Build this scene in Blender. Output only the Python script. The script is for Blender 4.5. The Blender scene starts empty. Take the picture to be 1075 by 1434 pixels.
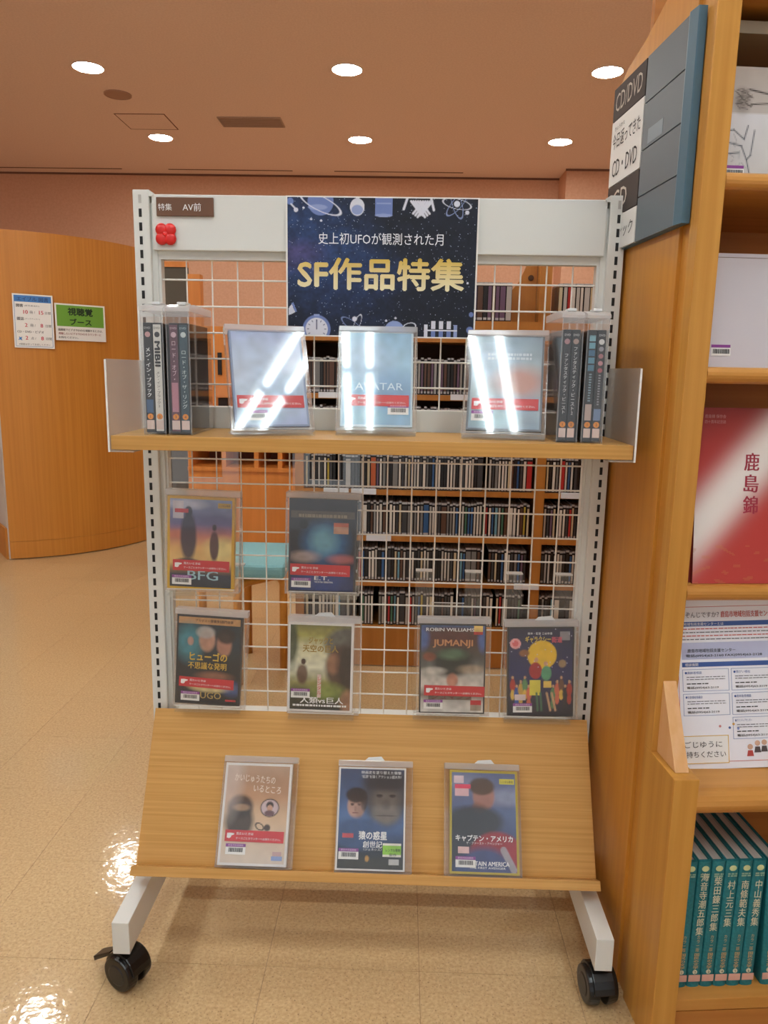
import bpy, bmesh, math, random
import numpy as np
from mathutils import Matrix, Vector

random.seed(7)
rng = np.random.default_rng(5)
SC = bpy.context.scene
COL = SC.collection
PI = math.pi

# ------------------------------------------------------------------ camera
F_PX = 1055.79
cam_d = bpy.data.cameras.new('camera')
cam_d.sensor_fit = 'VERTICAL'
cam_d.sensor_height = 36.0
cam_d.lens = F_PX * 36.0 / 1434.0
cam_d.clip_start = 0.05
cam_d.clip_end = 60
cam = bpy.data.objects.new('camera', cam_d)
COL.objects.link(cam)
yaw, pitch, roll = math.radians(-1.30187), math.radians(10.50779), math.radians(-1.02463)
CAM = Vector((0.0556, -1.4978, 1.1507))
fw = Vector((math.sin(yaw) * math.cos(pitch), math.cos(yaw) * math.cos(pitch), -math.sin(pitch)))
rt = Vector((math.cos(yaw), -math.sin(yaw), 0))
dn = fw.cross(rt)
r2 = math.cos(roll) * rt + math.sin(roll) * dn
d2 = -math.sin(roll) * rt + math.cos(roll) * dn
M = Matrix((( r2.x, -d2.x, -fw.x, CAM.x), (r2.y, -d2.y, -fw.y, CAM.y), (r2.z, -d2.z, -fw.z, CAM.z), (0, 0, 0, 1)))
cam.matrix_world = M
SC.camera = cam

# ------------------------------------------------------------------ world, exposure
EXPOSURE = 0.5
DOWNLIGHT = 85.0      # emission of the ceiling downlights
TUBE = 25.0           # emission of the fluorescent tubes
w = bpy.data.worlds.new('world')
SC.world = w
w.use_nodes = True
bg = w.node_tree.nodes['Background']
bg.inputs[0].default_value = (1.0, 1.05, 1.08, 1)
bg.inputs[1].default_value = 0.5
vs = SC.view_settings
vs.view_transform = 'Standard'
vs.look = 'None'
vs.gamma = 1.0
vs.exposure = EXPOSURE
vs.use_curve_mapping = False
try:
    SC.cycles.transparent_max_bounces = 24
    SC.cycles.max_bounces = 10
except Exception:
    pass

# ------------------------------------------------------------------ helpers: colour and materials
def lin(c):
    if isinstance(c, str):
        c = tuple(int(c[i:i + 2], 16) for i in (0, 2, 4))
    out = []
    for v in c[:3]:
        v = v / 255.0
        out.append(v / 12.92 if v <= 0.04045 else ((v + 0.055) / 1.055) ** 2.4)
    return (out[0], out[1], out[2], 1.0)

MATS = {}
def new_mat(name):
    m = bpy.data.materials.new(name)
    m.use_nodes = True
    return m, m.node_tree.nodes, m.node_tree.links, m.node_tree.nodes['Principled BSDF']

def mat(color, rough=0.5, spec=0.5, metal=0.0, name=None):
    key = (color, rough, spec, metal)
    if key in MATS: return MATS[key]
    m, n, l, b = new_mat(name or 'plain_%d' % len(MATS))
    b.inputs['Base Color'].default_value = lin(color)
    b.inputs['Roughness'].default_value = rough
    b.inputs['Specular IOR Level'].default_value = spec
    b.inputs['Metallic'].default_value = metal
    MATS[key] = m
    return m

def grain_mat(name, c1, c2, scale, rough=0.4, bump=0.05, spec=0.4, detail=4.0, lo=0.35, hi=0.65, extra=None, coat=0.0):
    """two-tone noise stretched by scale=(x,y,z)"""
    m, n, l, b = new_mat(name)
    tc = n.new('ShaderNodeTexCoord'); mp = n.new('ShaderNodeMapping')
    mp.inputs['Scale'].default_value = scale
    ns = n.new('ShaderNodeTexNoise'); ns.inputs['Scale'].default_value = 1.0; ns.inputs['Detail'].default_value = detail
    rp = n.new('ShaderNodeValToRGB')
    rp.color_ramp.elements[0].position = lo; rp.color_ramp.elements[0].color = lin(c1)
    rp.color_ramp.elements[1].position = hi; rp.color_ramp.elements[1].color = lin(c2)
    l.new(tc.outputs['Object'], mp.inputs[0]); l.new(mp.outputs[0], ns.inputs['Vector'])
    l.new(ns.outputs['Fac'], rp.inputs[0])
    out = rp.outputs[0]
    if extra:                                   # fine dark flecks
        ecol, escale, epos = extra
        n2 = n.new('ShaderNodeTexNoise'); n2.inputs['Scale'].default_value = escale; n2.inputs['Detail'].default_value = 2.0
        l.new(tc.outputs['Object'], n2.inputs['Vector'])
        r2_ = n.new('ShaderNodeValToRGB')
        r2_.color_ramp.elements[0].position = epos; r2_.color_ramp.elements[0].color = (1, 1, 1, 1)
        r2_.color_ramp.elements[1].position = epos - 0.0 + 0.08; r2_.color_ramp.elements[1].color = (0, 0, 0, 1)
        l.new(n2.outputs['Fac'], r2_.inputs[0])
        mx = n.new('ShaderNodeMix'); mx.data_type = 'RGBA'
        mx.inputs[7].default_value = lin(ecol)
        inv = n.new('ShaderNodeMath'); inv.operation = 'MULTIPLY'; inv.inputs[1].default_value = 0.6
        l.new(r2_.outputs[0], inv.inputs[0]); l.new(inv.outputs[0], mx.inputs[0])
        l.new(out, mx.inputs[6]); out = mx.outputs[2]
    l.new(out, b.inputs['Base Color'])
    b.inputs['Roughness'].default_value = rough
    b.inputs['Specular IOR Level'].default_value = spec
    b.inputs['Coat Weight'].default_value = coat
    b.inputs['Coat Roughness'].default_value = 0.075
    if coat:                                    # slightly rippled polish
        n3 = n.new('ShaderNodeTexNoise'); n3.inputs['Scale'].default_value = 45.0; n3.inputs['Detail'].default_value = 2.0
        g3 = n.new('ShaderNodeNewGeometry'); l.new(g3.outputs['Position'], n3.inputs['Vector'])
        b3 = n.new('ShaderNodeBump'); b3.inputs['Strength'].default_value = 0.12; b3.inputs['Distance'].default_value = 0.004
        l.new(n3.outputs['Fac'], b3.inputs['Height']); l.new(b3.outputs[0], b.inputs['Coat Normal'])
    if bump:
        bp = n.new('ShaderNodeBump'); bp.inputs['Strength'].default_value = bump; bp.inputs['Distance'].default_value = 0.002
        l.new(ns.outputs['Fac'], bp.inputs['Height']); l.new(bp.outputs[0], b.inputs['Normal'])
    return m

def clear_mat(name, tint='ffffff', base=0.04, rough=0.03, gloss='ffffff', haze=0.0):
    """thin clear plastic: transparent, with a Fresnel gloss and optional milky haze"""
    m, n, l, b = new_mat(name)
    n.remove(b)
    out = n['Material Output']
    tr = n.new('ShaderNodeBsdfTransparent'); tr.inputs[0].default_value = lin(tint)
    gl = n.new('ShaderNodeBsdfGlossy'); gl.inputs[0].default_value = lin(gloss); gl.inputs['Roughness'].default_value = rough
    fr = n.new('ShaderNodeLayerWeight'); fr.inputs[0].default_value = 0.5
    pw = n.new('ShaderNodeMath'); pw.operation = 'POWER'; pw.inputs[1].default_value = 5.0
    l.new(fr.outputs['Facing'], pw.inputs[0])
    ad = n.new('ShaderNodeMath'); ad.operation = 'MULTIPLY_ADD'; ad.use_clamp = True; ad.inputs[1].default_value = 0.75; ad.inputs[2].default_value = 0.035 + base
    l.new(pw.outputs[0], ad.inputs[0])
    mx = n.new('ShaderNodeMixShader')
    l.new(ad.outputs[0], mx.inputs[0]); l.new(tr.outputs[0], mx.inputs[1]); l.new(gl.outputs[0], mx.inputs[2])
    last = mx
    if haze > 0:
        df1 = n.new('ShaderNodeBsdfDiffuse'); df1.inputs[0].default_value = lin('f8f8f8')
        df2 = n.new('ShaderNodeBsdfTranslucent'); df2.inputs[0].default_value = lin('f8f8f8')
        df = n.new('ShaderNodeMixShader'); df.inputs[0].default_value = 0.5
        l.new(df1.outputs[0], df.inputs[1]); l.new(df2.outputs[0], df.inputs[2])
        m2 = n.new('ShaderNodeMixShader'); m2.inputs[0].default_value = haze
        l.new(mx.outputs[0], m2.inputs[1]); l.new(df.outputs[0], m2.inputs[2]); last = m2
    l.new(last.outputs[0], out.inputs[0])
    return m

def emit_mat(name, col, strength):
    m, n, l, b = new_mat(name)
    b.inputs['Base Color'].default_value = (0.8, 0.8, 0.8, 1)
    b.inputs['Emission Color'].default_value = col
    b.inputs['Emission Strength'].default_value = strength
    return m

def print_mat(name, rough=0.35):
    m, n, l, b = new_mat(name)
    a = n.new('ShaderNodeVertexColor'); a.layer_name = 'print'
    l.new(a.outputs[0], b.inputs['Base Color'])
    b.inputs['Roughness'].default_value = rough
    b.inputs['Specular IOR Level'].default_value = 0.4
    return m

WHITE = mat('dedfda', 0.35, name='white_enamel')
WIRE = mat('ece8e0', 0.35, name='white_wire')
BLACK = mat('0c0c0c', 0.6, name='black_void')
CASTER = mat('0e0e0f', 0.28, name='black_plastic')
PAPER = mat('efeeea', 0.6, name='white_paper')
INK = mat('16161a', 0.6, name='black_ink')
RED = mat('c8262e', 0.45, name='red_sticker')
PURPLE = mat('8a3f93', 0.5, name='purple_sticker')
WTXT = mat('f2f2f2', 0.5, name='white_ink')
CLEAR = clear_mat('clear_plastic', 'fefefe', 0.0, 0.04, haze=0.010)
RIM = clear_mat('clear_rim', 'fefefe', 0.03, 0.06, haze=0.16)
ACRYL = clear_mat('clear_acrylic', 'fcfdfd', 0.02, 0.03)
LOCK = clear_mat('milky_lock', 'f6f6f8', 0.04, 0.12, haze=0.40)
FROST = clear_mat('frosted_plate', 'f2f6f8', 0.03, 0.25, haze=0.26)
PRINT = print_mat('printed_card', 0.3)
PRINTP = print_mat('printed_paper', 0.45)

SHELFW = grain_mat('shelf_laminate', 'bd8c46', 'cb9a54', (3, 160, 220), 0.42, 0.02)
SLOPEW = grain_mat('slope_laminate', 'bc8a45', 'cc9a56', (3, 140, 260), 0.42, 0.02)
BEECH = grain_mat('beech_veneer', 'be7f30', 'c88936', (80, 80, 1.4), 0.36, 0.02)
BEECHL = grain_mat('beech_solid', 'bd8436', 'cc9444', (60, 60, 1.5), 0.38, 0.02)
BEECHD = grain_mat('beech_inner', 'a8682a', 'b67634', (2, 40, 40), 0.5, 0.02)
BEECHS = grain_mat('beech_shelf', 'bb8038', 'c98f48', (1.6, 50, 50), 0.38, 0.02)
ASH = grain_mat('ash_strip', 'd7a46c', 'e0b180', (60, 60, 3), 0.5, 0.02)
CURVEW = grain_mat('curved_veneer', 'bf7a2d', 'c98434', (70, 70, 1.2), 0.4, 0.01)
BOOTHW = grain_mat('booth_veneer', 'd07e34', 'dc8a3e', (30, 30, 1.4), 0.42, 0.01)
CDW = grain_mat('cd_shelf_wood', 'ac6d2a', 'b87934', (30, 30, 2), 0.42, 0.01)
TILE = grain_mat('cork_vinyl', 'b8986a', 'd0b286', (150, 150, 150), 0.4, 0.07, 0.3, 3.0, 0.3, 0.7, ('5f3f22', 260.0, 0.31), 0.85)
GROUT = mat('7a5a36', 0.6, name='seam')
CEIL = grain_mat('ceiling_plaster', 'ecd5cb', 'f4ded4', (70, 70, 70), 0.9, 0.15, 0.1)
WALLM = grain_mat('wall_paint', 'd8a88c', 'deb094', (40, 40, 40), 0.9, 0.05, 0.1)

# ------------------------------------------------------------------ helpers: mesh
class MB:
    def __init__(s): s.v = []; s.f = []; s.mi = []
    def quadbox(s, pts, mi=0):
        b = len(s.v); s.v += [tuple(p) for p in pts]
        for q in ((0, 3, 2, 1), (4, 5, 6, 7), (0, 1, 5, 4), (1, 2, 6, 5), (2, 3, 7, 6), (3, 0, 4, 7)):
            s.f.append(tuple(b + i for i in q)); s.mi.append(mi)
        return s
    def box(s, x0, x1, y0, y1, z0, z1, mi=0):
        return s.quadbox([(x0, y0, z0), (x1, y0, z0), (x1, y1, z0), (x0, y1, z0), (x0, y0, z1), (x1, y0, z1), (x1, y1, z1), (x0, y1, z1)], mi)
    def prism(s, poly, axis, a0, a1, mi=0):
        """poly in the other two axes (in x,y,z order), extruded along axis from a0 to a1"""
        def mk(p, a):
            if axis == 'x': return (a, p[0], p[1])
            if axis == 'y': return (p[0], a, p[1])
            return (p[0], p[1], a)
        b = len(s.v); n = len(poly)
        s.v += [mk(p, a0) for p in poly] + [mk(p, a1) for p in poly]
        s.f.append(tuple(range(b, b + n))); s.f.append(tuple(range(b + 2 * n - 1, b + n - 1, -1))); s.mi += [mi, mi]
        for i in range(n):
            j = (i + 1) % n
            s.f.append((b + i, b + n + i, b + n + j, b + j)); s.mi.append(mi)
        return s
    def cyl(s, p0, p1, r0, r1=None, n=10, mi=0, caps=True):
        r1 = r0 if r1 is None else r1
        p0 = Vector(p0); p1 = Vector(p1); d = (p1 - p0).normalized()
        a = d.orthogonal().normalized(); c = d.cross(a)
        b = len(s.v)
        for p, r in ((p0, r0), (p1, r1)):
            for k in range(n):
                t = 2 * PI * k / n
                s.v.append(tuple(p + r * (math.cos(t) * a + math.sin(t) * c)))
        for k in range(n):
            j = (k + 1) % n
            s.f.append((b + k, b + j, b + n + j, b + n + k)); s.mi.append(mi)
        if caps:
            s.f.append(tuple(b + k for k in range(n - 1, -1, -1))); s.f.append(tuple(b + n + k for k in range(n))); s.mi += [mi, mi]
        return s
    def tube(s, pts, r, n=8, mi=0, sx=1.0):
        pts = [Vector(p) for p in pts]; b = len(s.v); N = len(pts); ref = None
        for i, p in enumerate(pts):
            d = (pts[min(i + 1, N - 1)] - pts[max(i - 1, 0)]).normalized()
            if ref is None: ref = d.orthogonal().normalized()
            a = (ref - d * ref.dot(d)).normalized(); ref = a; c = d.cross(a)
            for k in range(n):
                t = 2 * PI * k / n + PI / n
                s.v.append(tuple(p + r * (math.cos(t) * a * sx + math.sin(t) * c)))
        for i in range(N - 1):
            for k in range(n):
                j = (k + 1) % n
                s.f.append((b + i * n + k, b + i * n + j, b + (i + 1) * n + j, b + (i + 1) * n + k)); s.mi.append(mi)
        s.f.append(tuple(b + k for k in range(n - 1, -1, -1))); s.f.append(tuple(b + (N - 1) * n + k for k in range(n))); s.mi += [mi, mi]
        return s
    def sphere(s, c, rx, ry, rz, nu=14, nv=8, mi=0):
        b = len(s.v)
        for i in range(nv + 1):
            ph = PI * i / nv
            for k in range(nu):
                t = 2 * PI * k / nu
                s.v.append((c[0] + rx * math.sin(ph) * math.cos(t), c[1] + ry * math.sin(ph) * math.sin(t), c[2] + rz * math.cos(ph)))
        for i in range(nv):
            for k in range(nu):
                j = (k + 1) % nu
                s.f.append((b + i * nu + k, b + (i + 1) * nu + k, b + (i + 1) * nu + j, b + i * nu + j)); s.mi.append(mi)
        return s
    def data(s, name, mats, smooth=False):
        me = bpy.data.meshes.new(name)
        me.from_pydata(s.v, [], s.f)
        if not isinstance(mats, (list, tuple)): mats = [mats]
        for m in mats: me.materials.append(m)
        me.polygons.foreach_set('material_index', s.mi)
        if smooth: me.polygons.foreach_set('use_smooth', [True] * len(s.f))
        me.validate(); me.update()
        bm = bmesh.new(); bm.from_mesh(me); bmesh.ops.recalc_face_normals(bm, faces=bm.faces); bm.to_mesh(me); bm.free()
        return me
    def build(s, name, mats, parent=None, loc=(0, 0, 0), bevel=0.0, smooth=False, seg=2):
        me = s.data(name, mats, smooth)
        if bevel > 0:
            bm = bmesh.new(); bm.from_mesh(me)
            bmesh.ops.bevel(bm, geom=[e for e in bm.edges if e.calc_face_angle(0) > 0.5], offset=bevel, segments=seg, affect='EDGES', profile=0.6, clamp_overlap=True)
            bm.to_mesh(me); bm.free()
        return obj(name, me, parent, loc)

def obj(name, data, parent=None, loc=(0, 0, 0)):
    o = bpy.data.objects.new(name, data)
    COL.objects.link(o)
    o.parent = parent
    o.location = loc
    return o

def tag(o, label, cat, group=None, kind=None):
    o['label'] = label; o['category'] = cat
    if group: o['group'] = group
    if kind: o['kind'] = kind
    return o

def thing(name, label, cat, loc=(0, 0, 0), rot=None, group=None):
    o = obj(name, None, None, loc)
    o.empty_display_size = 0.02
    if rot is not None:
        o.rotation_mode = 'YXZ'
        o.rotation_euler = (rot[1], rot[2], rot[0])     # rot = (yaw, tilt, roll)
    return tag(o, label, cat, group)

def struct(o, label=None, cat=None):
    o['kind'] = 'structure'
    if label: o['label'] = label
    if cat: o['category'] = cat
    return o

def copy_tree(o, parent=None):
    c = o.copy(); COL.objects.link(c); c.parent = parent
    for ch in list(o.children): copy_tree(ch, c)
    return c

def card(name, wd, ht, m, parent, x=0, y=0, z=0, t=0.0003):
    """thin sheet: x centre, z bottom, front face at y"""
    return MB().box(-wd / 2, wd / 2, 0, t, 0, ht).build(name, m, parent, (x, y, z))

# text: flat lettering standing in the local x-z plane, facing -y, fitted to a w x h box about (x,z)
_tc = {}
def text(body, parent, m, x, z, wd=None, ht=None, y=-0.001, align='C', bold=0.0, name='lettering', vertical=False, roll=0.0, shear=0.0):
    key = (body, bold, vertical, shear)
    if key not in _tc:
        c = bpy.data.curves.new('txt', 'FONT')
        c.body = '\n'.join(body) if vertical else body
        c.resolution_u = 2
        c.shear = shear
        c.align_x = 'CENTER'
        if vertical: c.space_line = 1.0
        o = bpy.data.objects.new('txt', c); COL.objects.link(o)
        me = bpy.data.meshes.new_from_object(o.evaluated_get(bpy.context.evaluated_depsgraph_get()))
        bpy.data.objects.remove(o); bpy.data.curves.remove(c)
        v = np.zeros(len(me.vertices) * 3); me.vertices.foreach_get('co', v); v = v.reshape(-1, 3)
        fs = [tuple(p.vertices) for p in me.polygons]
        bpy.data.meshes.remove(me)
        lay = np.zeros(len(v))
        if bold > 0:
            n0 = len(v); sh = [(-bold, 0), (bold, 0)] if bold < 0.025 else [(-bold, 0), (bold, 0), (0, -bold), (0, bold), (0, 0)]
            fs = [tuple(i + n0 * q for i in f_) for q in range(len(sh)) for f_ in fs]
            v = np.concatenate([v + np.array([a, b, 0]) for a, b in sh]); lay = np.repeat(np.arange(len(sh)), n0)
        _tc[key] = (v, fs, lay)
    v, fs, lay = _tc[key]
    lo, hi = v[:, :2].min(0), v[:, :2].max(0)
    sz = hi - lo
    if wd is None: k = (ht / sz[1],) * 2
    elif ht is None: k = (wd / sz[0],) * 2
    else: k = (wd / sz[0], ht / sz[1])
    p = (v[:, :2] - (lo + hi) / 2) * np.array(k)
    if align == 'L': p[:, 0] += sz[0] * k[0] / 2
    if align == 'R': p[:, 0] -= sz[0] * k[0] / 2
    cr, sr = math.cos(roll), math.sin(roll)
    me = bpy.data.meshes.new(name)
    me.from_pydata([(a * cr - b * sr, -0.00012 * q, a * sr + b * cr) for (a, b), q in zip(p, lay)], [], fs)
    me.materials.append(m)
    me.update()
    return obj(name, me, parent, (x, y, z))

def ink_lines(parent, m, x0, x1, zs, y=-0.0006, tk=0.0016, seed=1):
    """small print too small to read: broken ink lines"""
    q = random.Random(seed); mb = MB()
    for z in zs:
        x = x0
        while x < x1:
            L = min(q.uniform(0.003, 0.009), x1 - x); mb.box(x, x + L, y, y + 0.0003, z - tk / 2, z + tk / 2); x += L + q.uniform(0.0008, 0.002)
    return mb.build('small_print', m, parent)

# pictures: a fine grid of coloured cells, drawn by code
class Art:
    def __init__(s, nx, ny, base='808080'):
        s.nx, s.ny = nx, ny
        s.a = np.zeros((ny, nx, 3)) + np.array(lin(base)[:3])
        s.x, s.y = np.meshgrid((np.arange(nx) + 0.5) / nx, (np.arange(ny) + 0.5) / ny)
    def grad(s, stops):
        ys = [p for p, _ in stops]; cs = np.array([lin(c)[:3] for _, c in stops])
        for k in range(3): s.a[..., k] = np.interp(s.y, ys, cs[:, k])
        return s
    def mix(s, mask, c, al=1.0):
        m = np.clip(mask, 0, 1)[..., None] * al
        s.a = s.a * (1 - m) + np.array(lin(c)[:3]) * m
        return s
    def ell(s, cx, cy, rx, ry, c, soft=0.08, al=1.0, ang=0.0, ring=None):
        dx, dy = s.x - cx, (s.y - cy)
        ca, sa = math.cos(ang), math.sin(ang)
        asp = s.ny / s.nx
        dy = dy * asp
        u = (dx * ca + dy * sa) / rx; v = (-dx * sa + dy * ca) / (ry * asp)
        d = np.sqrt(u * u + v * v)
        if ring: return s.mix(np.clip((ring - np.abs(d - 1)) / soft, 0, 1), c, al)
        return s.mix((1 - d) / soft + 0.5, c, al)
    def rect(s, x0, x1, y0, y1, c, al=1.0):
        return s.mix(((s.x >= x0) & (s.x <= x1) & (s.y >= y0) & (s.y <= y1)).astype(float), c, al)
    def poly(s, pts, c, al=1.0):
        inside = np.zeros_like(s.x, bool); n = len(pts)
        for i in range(n):
            (x0, y0), (x1, y1) = pts[i], pts[(i + 1) % n]
            if y0 == y1: continue
            cond = ((y0 > s.y) != (y1 > s.y)) & (s.x < (x1 - x0) * (s.y - y0) / (y1 - y0) + x0)
            inside ^= cond
        return s.mix(inside.astype(float), c, al)
    def line(s, x0, y0, x1, y1, wd, c, al=1.0):
        asp = s.ny / s.nx
        px, py = s.x - x0, (s.y - y0) * asp; dx, dy = x1 - x0, (y1 - y0) * asp
        t = np.clip((px * dx + py * dy) / (dx * dx + dy * dy + 1e-9), 0, 1)
        d = np.hypot(px - t * dx, py - t * dy)
        return s.mix((wd - d) * s.nx + 0.5, c, al)
    def noise(s, amt, cell=6):
        g = rng.random((s.ny // cell + 2, s.nx // cell + 2))
        yi, xi = np.meshgrid(np.arange(s.ny) / cell, np.arange(s.nx) / cell, indexing='ij')
        y0, x0 = yi.astype(int), xi.astype(int); fy, fx = yi - y0, xi - x0
        v = (g[y0, x0] * (1 - fy) * (1 - fx) + g[y0 + 1, x0] * fy * (1 - fx) + g[y0, x0 + 1] * (1 - fy) * fx + g[y0 + 1, x0 + 1] * fy * fx)
        s.a *= (1 + amt * (v[..., None] - 0.5) * 2)
        return s
    def build(s, name, parent, wd, ht, x=0, y=0, z=0, m=None):
        nx, ny = s.nx, s.ny
        xs = np.linspace(-wd / 2, wd / 2, nx + 1); zs = np.linspace(ht, 0, ny + 1)
        X, Z = np.meshgrid(xs, zs)
        v = np.stack([X, np.zeros_like(X), Z], -1).reshape(-1, 3)
        i = (np.arange(ny)[:, None] * (nx + 1) + np.arange(nx)[None]).ravel()
        f = np.stack([i, i + nx + 1, i + nx + 2, i + 1], -1)
        me = bpy.data.meshes.new(name)
        me.from_pydata(v.tolist(), [], f.tolist())
        ca = me.color_attributes.new('print', 'FLOAT_COLOR', 'CORNER')
        c4 = np.ones((nx * ny, 4, 4), np.float32)
        c4[:, :, :3] = np.clip(s.a, 0, 1).reshape(-1, 1, 3)
        ca.data.foreach_set('color', c4.ravel())
        me.materials.append(m or PRINT)
        me.update()
        return obj(name, me, parent, (x, y, z))

# ================================================================== THE ROOM
CZ = 3.40
# floor of 300 mm cork-look tiles, seams where the photograph shows them
floor = struct(MB().box(-6.5, 5.0, -6.0, 8.0, -0.06, -0.0016).build('floor', GROUT), 'cork coloured vinyl tile floor', 'floor')
tile_me = []
for k in range(4):
    mb = MB().box(0.0004, 0.2996, 0.0004, 0.2996, -0.0016, 0.0)
    tile_me.append(mb.data('tile', TILE))
X0, Y0 = 0.411, -0.211
ix = range(-10, 2); iy = range(-4, 12)
for i in ix:
    for j in iy:
        o = obj('tile', tile_me[0], floor, (X0 + 0.3 * i, Y0 + 0.3 * j, 0))
mb = MB()
for i in range(-22, 15):
    for j in range(-19, 27):
        if i in ix and j in iy: continue
        x, y = X0 + 0.3 * i, Y0 + 0.3 * j
        mb.box(x + 0.0004, x + 0.2996, y + 0.0004, y + 0.2996, -0.0016, 0.0)
o = mb.build('tile_field', TILE, floor); o['kind'] = 'stuff'

ceil = struct(MB().box(-6.5, 5.0, -6.0, 7.95, CZ, CZ + 0.1).build('ceiling', CEIL), 'salmon pink plaster ceiling', 'ceiling')
# shallow slot diffusers near the back wall: dark recessed strips in the ceiling
for a, b in ((-4.9, -3.24), (-2.70, -1.27), (-0.79, 0.68)):
    MB().box(a, b, 7.66, 7.685, CZ - 0.003, CZ).build('slot_diffuser', mat('6d4a3a', 0.8), ceil)
struct(MB().box(-6.5, 1.81, 7.88, 8.0, 0, CZ).build('wall_back', WALLM), 'pink plaster back wall', 'wall')
struct(MB().box(1.81, 5.0, 7.46, 8.0, 0, CZ).build('wall_back_right', WALLM), 'projecting pink wall section at the back right', 'wall')
struct(MB().box(-6.6, -6.5, -6.0, 8.0, 0, CZ).build('wall_left', WALLM), 'pink plaster left wall', 'wall')
struct(MB().box(5.0, 5.1, -6.0, 8.0, 0, CZ).build('wall_right', WALLM), 'pink plaster right wall', 'wall')
# thin cornice line where the wall meets the ceiling
struct(MB().box(-6.5, 1.81, 7.868, 7.88, CZ - 0.02, CZ).build('trim_1', mat('7a5546', 0.8)), 'thin dark trim along the top of the back wall', 'trim')
struct(MB().box(1.80, 5.0, 7.448, 7.46, CZ - 0.02, CZ).build('trim_2', mat('7a5546', 0.8)), 'thin dark trim along the projecting wall', 'trim')

# ceiling fittings
LENS = emit_mat('downlight_lens', (1.0, 1.0, 0.93, 1), DOWNLIGHT)
TRIMM = mat('e8d8cc', 0.4)
def ring(mb, r0, r1, z0, z1, n=32):
    b = len(mb.v)
    for k in range(n):
        t = 2 * PI * k / n
        for r, z in ((r0, z0), (r1, z0), (r1, z1), (r0, z1)): mb.v.append((r * math.cos(t), r * math.sin(t), z))
    for k in range(n):
        j = (k + 1) % n
        for q in range(4):
            p = (q + 1) % 4
            mb.f.append((b + 4 * k + q, b + 4 * j + q, b + 4 * j + p, b + 4 * k + p)); mb.mi.append(0)
    return mb
lens_me = MB().cyl((0, 0, -0.004), (0, 0, 0), 0.112, n=32).data('lens', LENS)
trim_me = ring(MB(), 0.112, 0.120, -0.008, 0.0).data('trim_ring', TRIMM)
LX = (-2.403, -0.425, 1.535); LY = (4.713, 6.461)
dl_names = {(0, 0): 'leftmost round downlight of the nearer ceiling row', (1, 0): 'middle round downlight of the nearer ceiling row', (2, 0): 'round downlight of the nearer row beside the bookcase side panel',
            (0, 1): 'leftmost round downlight of the row near the back wall', (1, 1): 'middle round downlight of the row near the back wall', (2, 1): 'rightmost round downlight of the row near the back wall'}
def downlight(x, y, label):
    t = thing('downlight', label, 'ceiling light', (x, y, CZ), group='ceiling downlights')
    obj('lens', lens_me, t); obj('trim_ring', trim_me, t)
for j, y in enumerate(LY):
    for i, x in enumerate(LX): downlight(x, y, dl_names[(i, j)])
for y in (2.965, 1.217):
    for x in ((LX[0], LX[2]) if y > 2 else LX): downlight(x, y, '%s round downlight of the %s ceiling row, outside the frame' % ('left' if x < -1 else 'right' if x > 1 else 'middle', 'third' if y > 2 else 'fourth'))
# fluorescent fixtures overhead (middle and right mirrored in the leaning cases, left line added)
TUBEM = emit_mat('fluorescent_tube', (0.92, 1.06, 1.12, 1), TUBE)
FIXM = mat('e8e8e6', 0.4)
def fluoro(x, y):
    where = ('left' if x < -1 else 'right' if x > 0.5 else 'middle', 'nearest to the rack' if y > -0.5 else 'beside the camera' if y > -1.9 else 'behind the camera')
    t = thing('fluorescent_light', 'twin tube fluorescent light of the %s overhead line, %s' % where, 'ceiling light', (x, y, CZ), group='fluorescent ceiling lights')
    MB().box(-0.13, 0.13, -0.62, 0.62, -0.035, 0).build('housing', FIXM, t, bevel=0.006)
    for s in (-1, 1):
        MB().cyl((s * 0.07, -0.59, -0.055), (s * 0.07, 0.59, -0.055), 0.016, n=10).build('tube', TUBEM, t)
        for e in (-1, 1):
            MB().box(s * 0.07 - 0.012, s * 0.07 + 0.012, e * 0.605 - 0.012, e * 0.605 + 0.012, -0.075, -0.033).build('lamp_holder', FIXM, t)
for y in (-1.72, -2.965): fluoro(-0.155, y)
for y in (-1.2, -2.445): fluoro(1.05, y)
for y in (0.3, -1.05, -2.4): fluoro(-2.2, y)  # added line out of view, for more light on left floor and partition

t = thing('ceiling_speaker', 'round brown speaker grille in the ceiling near the left downlight', 'speaker', (-2.391, 5.29, CZ))
MB().cyl((0, 0, -0.006), (0, 0, 0), 0.108, n=32).build('grille', mat('b08e7c', 0.8), t)
ring(MB(), 0.104, 0.112, -0.009, 0).build('rim', mat('b89684', 0.7), t)
t = thing('access_hatch', 'square ceiling access hatch outlined by a thin dark frame', 'hatch', (-2.38, 5.99, CZ))
MB().box(-0.222, 0.222, -0.212, 0.212, -0.003, 0).build('hatch_panel', CEIL, t)
mb = MB()
for q in ((-0.23, -0.222, -0.22, 0.22), (0.222, 0.23, -0.22, 0.22), (-0.222, 0.222, -0.22, -0.212), (-0.222, 0.222, 0.212, 0.22)): mb.box(*q, -0.004, 0)
mb.build('hatch_frame', mat('7c4a36', 0.7), t)
t = thing('air_vent', 'rectangular grey-brown air vent grille in the ceiling', 'vent', (-1.40, 5.96, CZ))
MB().box(-0.285, 0.285, -0.13, 0.13, -0.002, 0).build('backing', mat('a08474', 0.8), t)
for k in range(9): MB().box(-0.28, 0.28, -0.118 + k * 0.028, -0.106 + k * 0.028, -0.008, -0.002).build('slat', mat('b29a8a', 0.6), t)
mb = MB()
for q in ((-0.29, -0.28, -0.135, 0.135), (0.28, 0.29, -0.135, 0.135), (-0.28, 0.28, -0.135, -0.125), (-0.28, 0.28, 0.125, 0.135)): mb.box(*q, -0.01, 0)
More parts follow.
